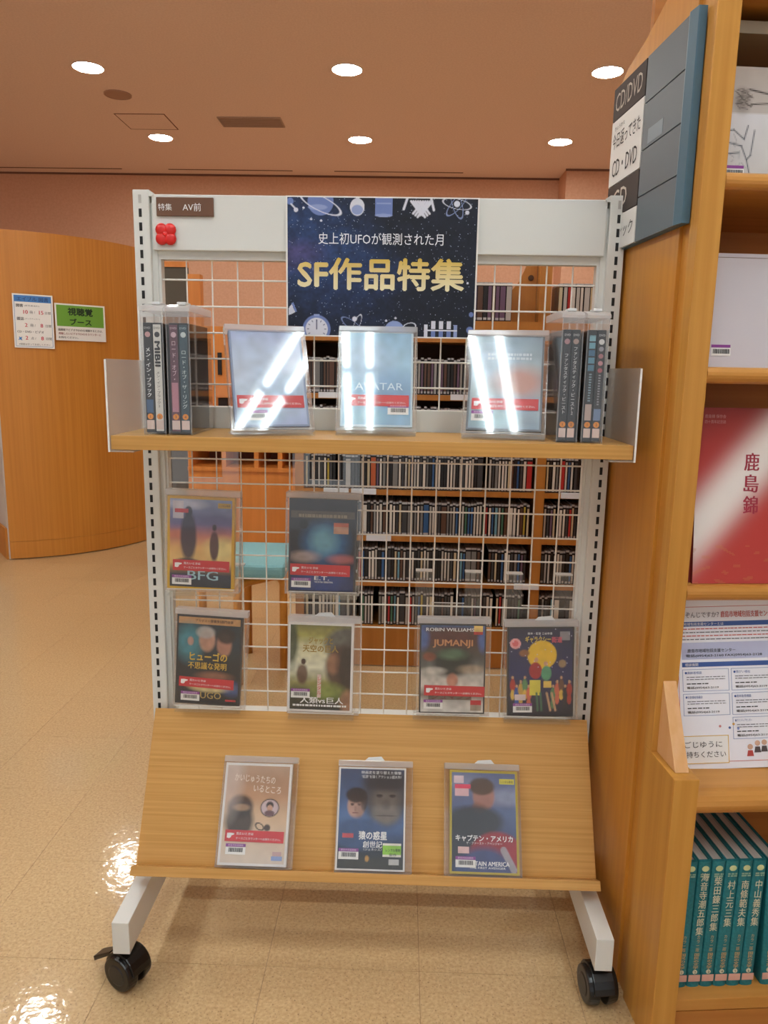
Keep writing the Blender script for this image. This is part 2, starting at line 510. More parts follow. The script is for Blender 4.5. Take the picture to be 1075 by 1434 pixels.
mb.build('vent_frame', mat('b29a8a', 0.6), t)

# ---- curved partition on the left
PCX, PCY, PR, PH = -2.547, 3.753, 0.935, 1.90
t = thing('curved_partition', 'curved orange wood veneer partition holding two notices', 'partition', (PCX, PCY, 0))
def arc(r0, r1, z0, z1, a0, a1, n=40):
    mb = MB()
    for k in range(n):
        t0 = a0 + (a1 - a0) * k / n; t1 = a0 + (a1 - a0) * (k + 1) / n
        c0, s0, c1, s1 = math.cos(t0), math.sin(t0), math.cos(t1), math.sin(t1)
        mb.quadbox([(r0 * c0, r0 * s0, z0), (r1 * c0, r1 * s0, z0), (r1 * c1, r1 * s1, z0), (r0 * c1, r0 * s1, z0), (r0 * c0, r0 * s0, z1), (r1 * c0, r1 * s0, z1), (r1 * c1, r1 * s1, z1), (r0 * c1, r0 * s1, z1)])
    return mb
A0 = math.radians(-73.7); A1 = math.radians(35)
arc(PR - 0.06, PR, 0.11, PH, A0, A1).build('veneer_panel', CURVEW, t)
arc(PR - 0.06, PR - 0.0005, 0.006, 0.109, A0, A1).build('plinth', CURVEW, t)
# straight return wall behind its left end
wl = MB()
p0 = Vector((-2.30, 2.868, 0)); p1 = Vector((-3.25, 4.06, 0)); dr = (p1 - p0).normalized(); nr = Vector((-dr.y, dr.x, 0)) * -0.05
def slab(p0, p1, nr, z0, z1):
    a, b, c, d = p0, p1, p1 + nr, p0 + nr
    return MB().quadbox([(q.x, q.y, z0) for q in (a, b, c, d)] + [(q.x, q.y, z1) for q in (a, b, c, d)])
o = slab(p0, p1, nr, 0, PH).build('wall_partition', mat('cfc9c4', 0.7)); struct(o, 'off white return wall behind the curved partition', 'wall')
nb = Vector((-dr.y, dr.x, 0)) * 0.012
o = slab(p0, p1, nb, 0, 0.19).build('baseboard_left', CURVEW); struct(o, 'wood baseboard of the return wall', 'baseboard')

def on_arc(a, z, lift=0.004):
    r = PR + lift
    return (PCX + r * math.cos(a), PCY + r * math.sin(a), z)
def ang_of(x, y): return math.atan2(y - PCY, x - PCX)
# notice 1 (A4 portrait)
a = ang_of(-2.096, 2.942)
t = thing('notice', 'white portrait notice of loan limits with blue title bar on curved partition', 'notice', on_arc(a, 1.252, 0.006), rot=(a + PI / 2, 0, 0.012))
card('sheet', 0.212, 0.302, PAPER, t)
BLUE = mat('3f7cc0', 0.5)
mb = MB()
for q in ((-0.098, 0.098, 0.008, 0.010), (-0.098, 0.098, 0.292, 0.294), (-0.098, -0.096, 0.010, 0.292), (0.096, 0.098, 0.010, 0.292)): mb.box(q[0], q[1], -0.0004, 0, q[2], q[3])
mb.box(-0.096, 0.096, -0.0004, 0, 0.258, 0.292)
mb.build('printed_frame', BLUE, t)
DB = mat('22407a', 0.5); RP = mat('d03a52', 0.5); GR = mat('4a4a52', 0.5)
text('エイブル 図書', t, DB, 0, 0.275, 0.165, 0.024, bold=0.02)
for k, (a_, n1, n2, z) in enumerate((('図書', '10', '15', 0.237), ('雑誌', '2', '8', 0.164), ('CD・DVD・ビデオ', '2', '8', 0.092))):
    text(a_, t, GR, -0.088, z, None, 0.018 if k < 2 else 0.015, align='L', bold=0.02)
    if k < 2: text(('(紙芝居含む)', '(バックナンバー)')[k], t, GR, -0.045, z, 0.078, 0.010, align='L')
    text(n1, t, RP, -0.040, z - 0.035, None, 0.021, bold=0.02)
    text('冊 /' if k < 2 else '点 /', t, GR, -0.005, z - 0.036, None, 0.016)
    text(n2, t, RP, 0.042, z - 0.035, None, 0.021, bold=0.02)
    text('日間', t, GR, 0.077, z - 0.036, None, 0.015)
text('※期間は守ってお返しください', t, GR, 0.0, 0.021, 0.165, 0.011)
mb = MB(); mb.prism([(-0.086, 0.044), (-0.079, 0.052), (-0.081, 0.064), (-0.074, 0.058), (-0.064, 0.062), (-0.068, 0.052), (-0.064, 0.040), (-0.074, 0.046)], 'y', -0.0006, 0)
mb.build('printed_star', BLUE, t)
# notice 2 (A4 landscape, green)
a = ang_of(-1.886, 3.095)
t = thing('notice', 'landscape notice with green heading for the viewing booth on curved partition', 'notice', on_arc(a, 1.302, 0.0065), rot=(a + PI / 2, 0, 0.0))
card('sheet', 0.30, 0.212, PAPER, t)
GREEN = mat('6fa53a', 0.5); DG = mat('16301c', 0.5)
MB().box(-0.140, 0.140, -0.0004, 0, 0.082, 0.203).build('green_heading', GREEN, t)
text('視聴覚', t, DG, 0.0, 0.168, 0.15, 0.046, bold=0.03)
text('ブース', t, DG, 0.0, 0.110, 0.13, 0.038, bold=0.03)
text('図書館でビデオやDVDを視聴するときは、', t, INK, -0.135, 0.062, 0.265, 0.014, align='L', bold=0.01)
text('視聴したいビデオやDVDをカウンターに', t, mat('8a2a30', 0.5), -0.135, 0.040, 0.255, 0.014, align='L', bold=0.01)
text('お持ちください。', t, INK, -0.135, 0.018, 0.115, 0.013, align='L', bold=0.01)

# ---- viewing booth behind the rack
t = thing('viewing_booth', 'orange wood viewing booth desk with dark pigeonholes behind the mesh', 'booth', (-0.82, 2.6, 0))
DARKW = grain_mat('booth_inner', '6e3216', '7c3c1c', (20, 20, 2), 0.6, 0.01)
MB().box(-0.30, 0.32, 0.0, 0.03, 0.0, 0.60).build('front_panel', BOOTHW, t)
MB().box(-0.30, 0.32, -0.01, 0.40, 0.60, 0.622).build('pigeonhole_floor', BOOTHW, t)
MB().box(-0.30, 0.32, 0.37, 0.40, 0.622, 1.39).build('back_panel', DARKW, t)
for x in (-0.30, -0.115, 0.065, 0.195, 0.295): MB().box(x, x + 0.025, 0.0, 0.37, 0.622, 0.90).build('divider', BOOTHW, t)
MB().box(-0.30, 0.32, -0.01, 0.40, 0.90, 0.925).build('pigeonhole_top', BOOTHW, t)
MB().prism([(-0.30, 0.925), (0.32, 0.925), (0.32, 1.38), (-0.30, 1.38)], 'y', 0.10, 0.13).build('hutch_panel', BOOTHW, t)
MB().box(-0.145, -0.125, 0.085, 0.10, 1.12, 1.24).build('dark_slot', mat('1c1210', 0.7), t)  # solid dark block standing in for a slot
MB().box(-0.145, -0.07, 0.03, 0.10, 1.0, 1.062).build('ledge_box', mat('d88a4e', 0.5), t)
MB().box(-0.14, -0.09, 0.06, 0.10, 0.93, 0.995).build('dark_recess', mat('1c1210', 0.7), t)  # solid dark block standing in for a niche below the ledge
t = thing('booth_screen', 'tall dark grey felt screen with orange wood post beside the viewing booth', 'screen', (-1.28, 3.1, 0))
MB().box(-0.16, 0.04, 0.02, 0.05, 0.02, 1.74).build('felt_panel', mat('5d564c', 0.9), t)
MB().box(0.045, 0.12, 0.0, 0.07, 0.0, 1.70).build('post', BOOTHW, t)
MB().box(-0.16, 0.04, 0.012, 0.058, 0.0, 0.02).build('bottom_rail', BOOTHW, t)
MB().box(-0.16, 0.04, 0.012, 0.058, 1.74, 1.77).build('top_rail', BOOTHW, t)

# chair with teal seat
t = thing('stool', 'bentwood stool with a teal upholstered seat behind the mesh', 'stool', (-0.54, 1.30, 0))
TEAL = grain_mat('teal_fabric', '74a6ac', '82b2b6', (300, 300, 300), 0.85, 0.1)
STOOLW = grain_mat('stool_wood', 'd08a36', 'dc9842', (20, 20, 20), 0.35, 0.0)
MB().box(-0.185, 0.183, -0.19, 0.19, 0.412, 0.462).build('seat', TEAL, t, bevel=0.016, seg=3)
def leg_loop(a, b, ztop=0.385, rc=0.045, r=0.0155):
    a = Vector((a[0], a[1], 0)); b = Vector((b[0], b[1], 0)); d = (b - a).normalized()
    up = Vector((0, 0, 1)); pts = [a, a + up * (ztop - rc)]
    for k in range(1, 7):
        u = k / 6 * PI / 2; pts.append(a + d * rc * (1 - math.cos(u)) + up * (ztop - rc + rc * math.sin(u)))
    for k in range(0, 7):
        u = k / 6 * PI / 2; pts.append(b - d * rc * (1 - math.sin(u)) + up * (ztop - rc + rc * math.cos(u)))
    pts.append(b)
    return MB().tube(pts, r, n=10)
leg_loop((0.008, -0.17), (0.152, -0.02)).build('leg_loop', STOOLW, t, smooth=True)
leg_loop((-0.16, -0.02), (-0.02, 0.15)).build('leg_loop', STOOLW, t, smooth=True)
MB().box(-0.10, 0.10, -0.02, 0.02, 0.392, 0.412).build('seat_support', STOOLW, t)

# ---- CD shelving unit behind the rack
CDY = 1.34
t = thing('cd_shelf', 'tall wooden shelf unit full of CDs seen through the mesh', 'shelf unit', (0.3, CDY, 0))
LV = [0.17, 0.35, 0.53, 0.71, 0.89, 1.07]
def cdx(x): return x - 0.3
MB().box(cdx(-0.35), cdx(-0.317), 0, 0.30, 0, 1.34).build('side_panel', CDW, t)
MB().box(cdx(0.965), cdx(1.0), 0, 0.30, 0, 1.34).build('side_panel', CDW, t)
MB().box(cdx(0.565), cdx(0.598), 0, 0.30, 0.02, 1.316).build('divider', CDW, t)
MB().box(cdx(-0.317), cdx(0.965), 0.0, 0.02, 0.005, 0.150).build('kick_panel', CDW, t)
DARKB = grain_mat('cd_back', '4a3020', '553826', (3, 3, 20), 0.7, 0.0)  # wood back made dark, shade of the cavity put into its colour
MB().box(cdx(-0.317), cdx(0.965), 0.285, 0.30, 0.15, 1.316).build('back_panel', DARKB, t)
for z in LV:
    for a, b in ((-0.317, 0.565), (0.598, 0.965)): MB().box(cdx(a), cdx(b), 0.0, 0.285, z - 0.02, z).build('shelf', CDW, t)
MB().box(cdx(-0.317), cdx(0.965), -0.004, 0.30, 1.262, 1.34).build('top_board', CDW, t)
# wooden end board with a finger hole and a post on the top board
bm = bmesh.new()
me = MB().prism([(cdx(0.455), 1.34), (cdx(0.553), 1.34), (cdx(0.553), 1.565), (cdx(0.515), 1.565), (cdx(0.487), 1.50), (cdx(0.455), 1.46)], 'y', 0.155, 0.175)
eb = me.build('end_board', CDW, t)
MB().cyl((cdx(0.530), 0.152, 1.512), (cdx(0.530), 0.1555, 1.512), 0.011, n=14).build('finger_hole', mat('4a2a10', 0.8), eb)
MB().box(cdx(0.556), cdx(0.600), 0.10, 0.30, 1.34, 1.575).build('top_post', CDW, t)
for x, z in ((-0.26, 1.07), (0.23, 1.07), (0.62, 1.07), (-0.24, 0.71), (-0.135, 0.71), (0.66, 0.71), (-0.075, 0.53), (0.5, 0.35)):
    MB().box(cdx(x), cdx(x + 0.095), -0.012, 0.0, z - 0.017, z + 0.004).build('shelf_label', mat('dfe3ea', 0.4), t)

SP = {'white': 'dcd6cc', 'pale grey': 'b4b0aa', 'grey': '7c7a78', 'dark grey': '3b3b3e', 'black': '17171a', 'brown': '5a3c2c', 'red': 'b02a28', 'blue': '2f5a8c', 'pale blue': '6fa0b4', 'yellow': 'b9a03a', 'purple': '6a5068', 'green': '3d6a52', 'cream': 'c9b896', 'orange': 'b2552c'}
BODY = mat('2b292b', 0.22); CAP = mat('b9b6b6', 0.25)
def cd_mesh(col, wd, ht, mb=None, x=0, y=0, z=0, mis=(0, 1, 2)):
    own = mb is None
    if own: mb = MB()
    mb.box(x - wd / 2, x + wd / 2, y, y + 0.138, z, z + ht - 0.007, mis[0])
    mb.box(x - wd / 2 + 0.0004, x + wd / 2 - 0.0004, y + 0.002, y + 0.136, z + ht - 0.007, z + ht, mis[2])
    q = 0.0018 if wd < 0.014 else 0.0014
    mb.box(x - wd / 2 + q, x + wd / 2 - q, y - 0.0011, y - 0.0006, z + 0.005, z + 0.013, mis[2])
    mb.box(x - wd / 2 + q, x + wd / 2 - q, y - 0.0006, y, z + 0.004, z + ht - 0.014, mis[1])
    if own: return mb.data('cd_case', [BODY, mat(SP[col], 0.35), CAP])
    return mb
_cd = {}
cols = ['white'] * 22 + ['pale grey'] * 14 + ['grey'] * 8 + ['dark grey'] * 16 + ['black'] * 14 + ['brown'] * 4 + ['red'] * 4 + ['blue'] * 5 + ['pale blue'] * 2 + ['yellow'] * 1 + ['purple'] * 2 + ['green'] * 2 + ['cream'] * 6 + ['orange'] * 2
rows = {3: 'top', 2: 'middle', 1: 'bottom'}
cd_no = {3: 0, 2: 0, 1: 0}
def ordinal(k): return '%d%s' % (k, 'th' if 10 <= k % 100 <= 20 else {1: 'st', 2: 'nd', 3: 'rd'}.get(k % 10, 'th'))
rr = random.Random(11)
def widths():
    return rr.choice([0.0104] * 8 + [0.0125] * 3 + [0.021, 0.0104])
stuffmb = MB(); smats = [BODY, CAP] + [mat(c, 0.35) for c in SP.values()]; skeys = list(SP.keys())
n_ind = 0
for li, z in enumerate(LV):
    for a, b in ((-0.312, 0.560), (0.602, 0.955)):
        x = a
        while x < b - 0.022:
            if rr.random() < 0.025: x += rr.choice((0.006, 0.012, 0.02))
            wd = widths(); col = rr.choice(cols if li < 4 else ['dark grey', 'grey', 'brown', 'brown', 'purple', 'pale grey', 'black', 'cream', 'green', 'dark grey']); ht = rr.choice((0.128, 0.131, 0.136, 0.131))
            if x + wd > b: break
            y = CDY + 0.006 + rr.random() * 0.012
            if li in rows and x < 0.80:
                k = (col, wd, ht)
                if k not in _cd: _cd[k] = cd_mesh(*k)
                o = obj('cd_case', _cd[k], None, (x + wd / 2, y, z + 0.0003))
                cd_no[li] += 1
                tag(o, '%s spined CD case, %s from the left in the %s row below the shelf' % (col, ordinal(cd_no[li]), rows[li]), 'CD', 'CDs in the %s row behind the lower mesh' % rows[li])
                n_ind += 1
            else:
                cd_mesh(col, wd, ht, stuffmb, x + wd / 2, y, z + 0.0003, (0, 2 + skeys.index(col), 1))
            x += wd + rr.choice((0.0006, 0.001, 0.0016))
o = stuffmb.build('cd_cases', smats)
tag(o, 'packed CD cases in the remaining upper, lowest and far right rows of the shelf unit', 'CDs', kind='stuff')
# taller cases standing on the top board
top_no = 0
for a, b in ((-0.20, 0.45), (0.612, 0.80)):
    x = a
    while x < b - 0.02:
        wd = rr.choice((0.0125, 0.0145, 0.0145, 0.021)); col = rr.choice(['white', 'pale grey', 'pale grey', 'grey', 'black', 'purple', 'purple', 'brown', 'red', 'cream'])
        if x + wd > b: break
        vis = x > 0.29
        k = (col, wd, 0.138)
        if k not in _cd: _cd[k] = cd_mesh(*k)
        if vis:
            o = obj('cd_case', _cd[k], None, (x + wd / 2, CDY + 0.008 + rr.random() * 0.01, 1.3403))
            top_no += 1
            tag(o, '%s spined CD case, %s from the poster on top of the shelf unit' % (col, ordinal(top_no)), 'CD', 'CDs standing on top of the shelf unit')
        x += wd + 0.001

# ================================================================== THE DISPLAY RACK
rack = thing('display_rack', 'white metal mesh display rack on casters with wooden shelf and sloping board', 'display rack', (0, 0, 0))
slot_me = MB().box(-0.0028, 0.0028, -0.0006, 0.0, -0.0075, 0.0075).data('slot', BLACK)
faint_me = MB().box(-0.0028, 0.0028, -0.0004, 0.0, -0.0075, 0.0075).data('slot', mat('b5b3ae', 0.5))
for s in (-1, 1):
    mb = MB()
    xo, xi = (0.465, 0.434)
    mb.box(min(s * xo, s * xi), max(s * xo, s * xi), 0.0, 0.04, 0.10, 1.482)
    up = mb.build('upright', WHITE, rack, bevel=0.002)
    x2 = (s * 0.434, s * 0.424)
    MB().box(min(x2), max(x2), 0.010, 0.04, 0.40, 1.46).build('side_channel', WHITE, rack)
    for k in range(-1, 41):
        o = obj('slot', slot_me if k >= 0 else faint_me, up, (s * 0.451, 0.0, 1.44 - 0.025 * k))
    MB().prism([(s * 0.434, 1.470), (s * 0.434, 1.482), (s * 0.424, 1.475), (s * 0.424, 1.470)], 'y', 0.0, 0.055).build('upright_shoulder', WHITE, rack)
MB().box(-0.429, 0.429, 0.000, 0.055, 1.373, 1.474).build('header_panel', WHITE, rack, bevel=0.002)
MB().box(-0.43, 0.43, 0.012, 0.048, 1.015, 1.077).build('shelf_back_rail', WHITE, rack, bevel=0.002)
MB().box(-0.434, 0.434, 0.012, 0.048, 0.395, 0.425).build('bottom_rail', WHITE, rack, bevel=0.002)
MB().box(-0.434, 0.434, 0.02, 0.05, 0.095, 0.13).build('base_rail', WHITE, rack, bevel=0.002)
mesh_fr = MB()
for s in (-1, 1): mesh_fr.box(min(s * 0.419, s * 0.425), max(s * 0.419, s * 0.425), 0.014, 0.034, 0.425, 1.373)
mesh_fr.box(-0.419, 0.419, 0.014, 0.034, 1.358, 1.373)
mp = mesh_fr.build('mesh_panel', WHITE, rack)
vw = MB().cyl((0, 0.026, 0.425), (0, 0.026, 1.36), 0.0016, n=6).data('wire', WIRE)
hw = MB().cyl((-0.42, 0.022, 0), (0.42, 0.022, 0), 0.0018, n=6).data('wire', WIRE)
for k in range(-8, 9):
    x = -0.023 + 0.05 * k
    if abs(x) < 0.415: obj('wire', vw, mp, (x, 0, 0))
for k in range(-30, 30):
    z = 1.321 - 0.05 * k
    if 0.428 < z < 1.355 and not 1.015 < z < 1.077: obj('wire', hw, mp, (0, 0, z))
# feet and casters
for s in (-1, 1):
    xa, xb = sorted((s * 0.426, s * 0.458))
    MB().prism([(-0.29, 0.085), (-0.29, 0.150), (0.0, 0.152), (0.35, 0.150), (0.35, 0.085)], 'x', xa, xb).build('foot', WHITE, rack, bevel=0.0015)
    for yy in (-0.262, 0.315):
        wx = s * 0.442
        c = MB().cyl((0, 0, 0.070), (0, 0, 0.086), 0.013, n=14).build('caster', CASTER, rack, (wx, yy, 0))
        c.rotation_euler = (0, 0, math.radians(62 if (s < 0 and yy < 0) else (8 if s > 0 else -20)))
        for e in (-1, 1):
            MB().cyl((e * 0.0075, 0, 0.036), (e * 0.028, 0, 0.036), 0.036, 0.033, n=28).build('wheel', CASTER, c, bevel=0.003)
            MB().cyl((e * 0.0275, 0, 0.036), (e * 0.0295, 0, 0.036), 0.022, 0.018, n=20).build('hub_cap', mat('1a1a1c', 0.35), c)
        hood = []
        for k in range(0, 11):
            u = math.radians(-15 + 190 * k / 10); hood.append((0.0385 * math.cos(u), 0.037 + 0.0385 * math.sin(u)))
        for k in range(10, -1, -1):
            u = math.radians(-15 + 190 * k / 10); hood.append((0.026 * math.cos(u), 0.037 + 0.026 * math.sin(u)))
        MB().prism(hood, 'x', -0.020, 0.020).build('caster_hood', CASTER, c, bevel=0.002)
        if yy < 0:
            if s > 0: continue
            e = 1
            y0, y1 = e * 0.036, e * 0.082
            MB().quadbox([(-0.011, y0, 0.050), (0.011, y0, 0.050), (0.011, y1, 0.018), (-0.011, y1, 0.018), (-0.011, y0, 0.058), (0.011, y0, 0.058), (0.013, y1, 0.030), (-0.013, y1, 0.030)]).build('brake_lever', CASTER, c, bevel=0.002)
# wooden shelf
MB().box(-0.4505, 0.4505, -0.200, 0.010, 1.010, 1.0345).build('shelf_board', SHELFW, rack, bevel=0.0012)
for s in (-1, 1):
    xa, xb = sorted((s * 0.4515, s * 0.4540))
    ep = MB().prism([(-0.203, 1.006), (-0.003, 1.006), (-0.003, 1.165), (-0.199, 1.165), (-0.203, 1.161)], 'x', xa, xb).build('end_plate', FROST, rack)
    ep['label'] = 'frosted plastic shelf end plate'
    xc, xd = sorted((s * 0.4515, s * 0.41))
    MB().box(xc, xd, -0.203, -0.01, 1.006, 1.0085).build('plate_foot', FROST, ep)
    xe, xf = sorted((s * 0.4512, s * 0.4543))
    MB().box(xe, xf, -0.2045, -0.203, 1.006, 1.164).build('plate_edge', mat('eef0ee', 0.3), ep)
# sloping display board
n_ = (-math.cos(0.52), math.sin(0.52)); u_ = (math.sin(0.52), math.cos(0.52))
b0 = (-0.172, 0.186)
tp = (b0[0] + u_[0] * 0.300, b0[1] + u_[1] * 0.300)
th = 0.018
MB().prism([b0, tp, (tp[0] - n_[0] * th, tp[1] - n_[1] * th), (b0[0] - n_[0] * th, b0[1] - n_[1] * th)], 'x', -0.452, 0.452).build('sloping_board', SLOPEW, rack, bevel=0.001)
# lip
l0 = (b0[0] + n_[0] * 0.030 - u_[0] * 0.018, b0[1] + n_[1] * 0.030 - u_[1] * 0.018)
l1 = (b0[0] + n_[0] * 0.030, b0[1] + n_[1] * 0.030)
l2 = (b0[0] - n_[0] * th, b0[1] - n_[1] * th); l3 = (l2[0] - u_[0] * 0.018, l2[1] - u_[1] * 0.018)
MB().prism([l0, l1, l2, l3], 'x', -0.4525, 0.4525).build('board_lip', SLOPEW, rack, bevel=0.001)
for s in (-1, 1):
    xa, xb = sorted((s * 0.36, s * 0.35))
    MB().prism([(l2[0] + 0.004, l2[1] + 0.0), (0.02, 0.42), (0.02, 0.36), (l2[0] + 0.02, l2[1] - 0.005)], 'x', xa, xb).build('board_bracket', WHITE, rack)

# brown plate and red magnet on the header
t = thing('name_plate', 'small brown name plate with white lettering on the rack header', 'sign', (-0.3645, -0.0045, 1.434))
mb = MB().box(-0.0545, 0.0545, 0, 0.004, 0, 0.034)
mb.build('plate', mat('6a4630', 0.35), t, bevel=0.0015)
text('特集', t, WTXT, -0.0375, 0.016, None, 0.0125, y=-0.0005)
text('AV前', t, WTXT, 0.0135, 0.0165, None, 0.0145, y=-0.0005)
t = thing('flower_magnet', 'bright red four petal flower magnet on the rack header', 'magnet', (-0.402, -0.001, 1.383))
RM = mat('d8221f', 0.35)
for px, pz in ((-0.0082, 0.0098), (0.0082, 0.0098), (-0.0082, 0.0262), (0.0082, 0.0262)):
    MB().sphere((px, -0.004, pz), 0.0118, 0.006, 0.0118).build('petal', RM, t, smooth=True)
MB().sphere((0, -0.005, 0.018), 0.007, 0.005, 0.007).build('flower_centre', RM, t, smooth=True)

# ---- the SF poster (B4 landscape)
post = thing('poster', 'dark starry poster with large yellow lettering and science icons on the header', 'poster', (0.0085, -0.006, 1.2165))
A = Art(264, 186, '0c1224')
A.grad([(0, '0d1122'), (0.5, '0f1628'), (1, '0b1020')])
A.ell(0.12, 0.36, 0.34, 0.34, '27406f', 0.9, 0.75, 0.3); A.ell(0.06, 0.42, 0.12, 0.10, '5a4a7a', 1.0, 0.5)
A.ell(0.30, 0.55, 0.30, 0.14, '223a68', 1.0, 0.6); A.ell(0.30, 0.75, 0.25, 0.2, '1a2c52', 1.0, 0.5)
A.noise(0.35, 9).noise(0.25, 3)
st = rng.random((186, 264)); sm = st > 0.985
A.mix(sm * rng.random((186, 264)) * 0.75, 'b8c4e0')
LB, MBL, PW = '8d9cc8', '6d80b8', 'd6d8e4'
# top row: molecule, ringed planet, flask, beaker, fan of tubes, atom
A.ell(0.015, 0.03, 0.018, 0.025, MBL, 0.15).line(0.02, 0.05, 0.045, 0.085, 0.004, PW).ell(0.045, 0.09, 0.012, 0.016, PW, 0.2)
A.ell(0.175, 0.03, 0.068, 0.098, MBL, 0.05).ell(0.16, 0.07, 0.05, 0.02, LB, 0.2).ell(0.175, 0.045, 0.115, 0.05, PW, 0.06, 1, 0.42, ring=0.09)
A.rect(0.358, 0.378, 0, 0.03, PW).ell(0.368, 0.065, 0.038, 0.062, PW, 0.06).ell(0.368, 0.085, 0.030, 0.035, LB, 0.15)
A.rect(0.462, 0.552, 0.0, 0.125, MBL).rect(0.468, 0.546, 0.03, 0.045, LB).ell(0.507, 0.122, 0.045, 0.012, LB, 0.2)
for k in range(5):
    A.line(0.65 + 0.012 * k, 0.02, 0.70 + 0.012 * k, 0.13 - 0.012 * abs(k - 2), 0.0055, PW)
    A.line(0.76 - 0.012 * k, 0.02, 0.71 - 0.012 * k, 0.13 - 0.012 * abs(k - 2), 0.0055, PW)
A.line(0.612, 0.075, 0.63, 0.0, 0.006, PW).line(0.77, 0.08, 0.755, 0.0, 0.006, PW)
for an in (0.0, 1.05, -1.05): A.ell(0.89, 0.035, 0.075, 0.035, LB if an else PW, 0.08, 1, an + 0.2, ring=0.09)
A.ell(0.945, 0.095, 0.011, 0.015, PW, 0.2).ell(0.89, 0.035, 0.016, 0.022, PW, 0.2)
for q in ((0.085, 0.075), (0.125, 0.155), (0.178, 0.165), (0.96, 0.6), (0.53, 0.885), (0.58, 0.865)): A.ell(q[0], q[1], 0.006, 0.008, PW, 0.4)
# bottom row: capsule, stopwatch, atom, planet, test tube rack, molecule
A.poly([(0.005, 0.80), (0.022, 0.77), (0.042, 0.83), (0.005, 0.855)], PW).poly([(0.018, 0.765), (0.03, 0.76), (0.048, 0.825), (0.038, 0.832)], MBL)
A.ell(0.155, 0.955, 0.075, 0.105, MBL, 0.05).ell(0.155, 0.955, 0.060, 0.084, PW, 0.05).line(0.155, 0.955, 0.155, 0.89, 0.003, '3c4468').rect(0.14, 0.17, 0.845, 0.86, LB)
for k in range(12): A.line(0.155 + 0.05 * math.cos(k * PI / 6), 0.955 + 0.071 * math.sin(k * PI / 6), 0.155 + 0.043 * math.cos(k * PI / 6), 0.955 + 0.061 * math.sin(k * PI / 6), 0.002, '3c4468')
A.ell(0.345, 0.92, 0.065, 0.03, LB, 0.1, 1, 0.6, ring=0.10).ell(0.375, 0.91, 0.05, 0.022, PW, 0.1, 1, -1.2, ring=0.12).ell(0.36, 0.875, 0.013, 0.018, PW, 0.2)
A.ell(0.575, 0.955, 0.052, 0.07, LB, 0.06).ell(0.575, 0.965, 0.052, 0.03, MBL, 0.2).ell(0.655, 0.93, 0.035, 0.03, PW, 0.1, 1, -0.3, ring=0.14)
A.rect(0.735, 0.752, 0.91, 1, PW).rect(0.895, 0.912, 0.91, 1, LB).rect(0.735, 0.912, 0.945, 0.957, PW)
for k in range(3):
    x = 0.772 + 0.042 * k
    A.rect(x, x + 0.022, 0.88, 0.94, PW).rect(x, x + 0.022, 0.957, 1, MBL)
A.ell(0.985, 0.83, 0.012, 0.018, MBL, 0.2).ell(0.98, 0.945, 0.018, 0.025, MBL, 0.2)
MB().box(-0.1815, 0.1815, 0.0003, 0.0012, 0, 0.2565).build('sheet', PAPER, post)
A.build('printed_picture', post, 0.357, 0.2515, 0, 0, 0.0025, PRINTP)
text('史上初UFOが観測された月', post, mat('eef0f6', 0.5), -0.002, 0.181, 0.236, 0.0215, y=-0.0006, name='lettering')
GOLD, GM = mat('dcc368', 0.5), None
m, n, l, b = new_mat('gold_print')
tcn = n.new('ShaderNodeTexCoord'); sx_ = n.new('ShaderNodeSeparateXYZ'); mr = n.new('ShaderNodeMapRange'); rp_ = n.new('ShaderNodeValToRGB')
mr.inputs[1].default_value = -0.03; mr.inputs[2].default_value = 0.03
rp_.color_ramp.elements[0].color = lin('efe6c0'); rp_.color_ramp.elements[1].color = lin('d4b13e')
l.new(tcn.outputs['Object'], sx_.inputs[0]); l.new(sx_.outputs[2], mr.inputs[0]); l.new(mr.outputs[0], rp_.inputs[0]); l.new(rp_.outputs[0], b.inputs['Base Color'])
b.inputs['Roughness'].default_value = 0.5
text('SF作品特集', post, m, -0.001, 0.117, 0.318, 0.060, y=-0.0006, bold=0.026)

# ================================================================== DVDs
DVW, DVH, DVT = 0.135, 0.190, 0.0145
barcode_mb = MB(); xk = 0.0
rb = random.Random(3)
while xk < 0.027:
    wq = rb.choice((0.0006, 0.001, 0.0014)); barcode_mb.box(xk - 0.0135, xk + wq - 0.0135, -0.0003, 0, 0.0, 0.0075); xk += wq + rb.choice((0.0006, 0.0009))
bars_me = barcode_mb.data('bars', INK)
white_me = MB().box(-0.0195, 0.0195, -0.0003, 0, 0, 0.0135).data('barcode_label', PAPER)
purp_me = MB().box(-0.0195, 0.0195, -0.0003, 0, 0.0138, 0.0195).data('library_strip', PURPLE)

def barcode(t, x=0.026, z=0.008, y=-0.0012):
    """x,z in metres from the case's left and bottom"""
    a = obj('barcode_label', white_me, t, (x - DVW / 2, y, z))
    obj('bars', bars_me, a, (0, -0.0004, 0.0045))
    p = obj('library_strip', purp_me, t, (x - DVW / 2, y, z))
    text('鹿島市民図書館', p, mat('e0c4e4', 0.5), 0, 0.0168, 0.030, 0.0036, y=-0.0005)

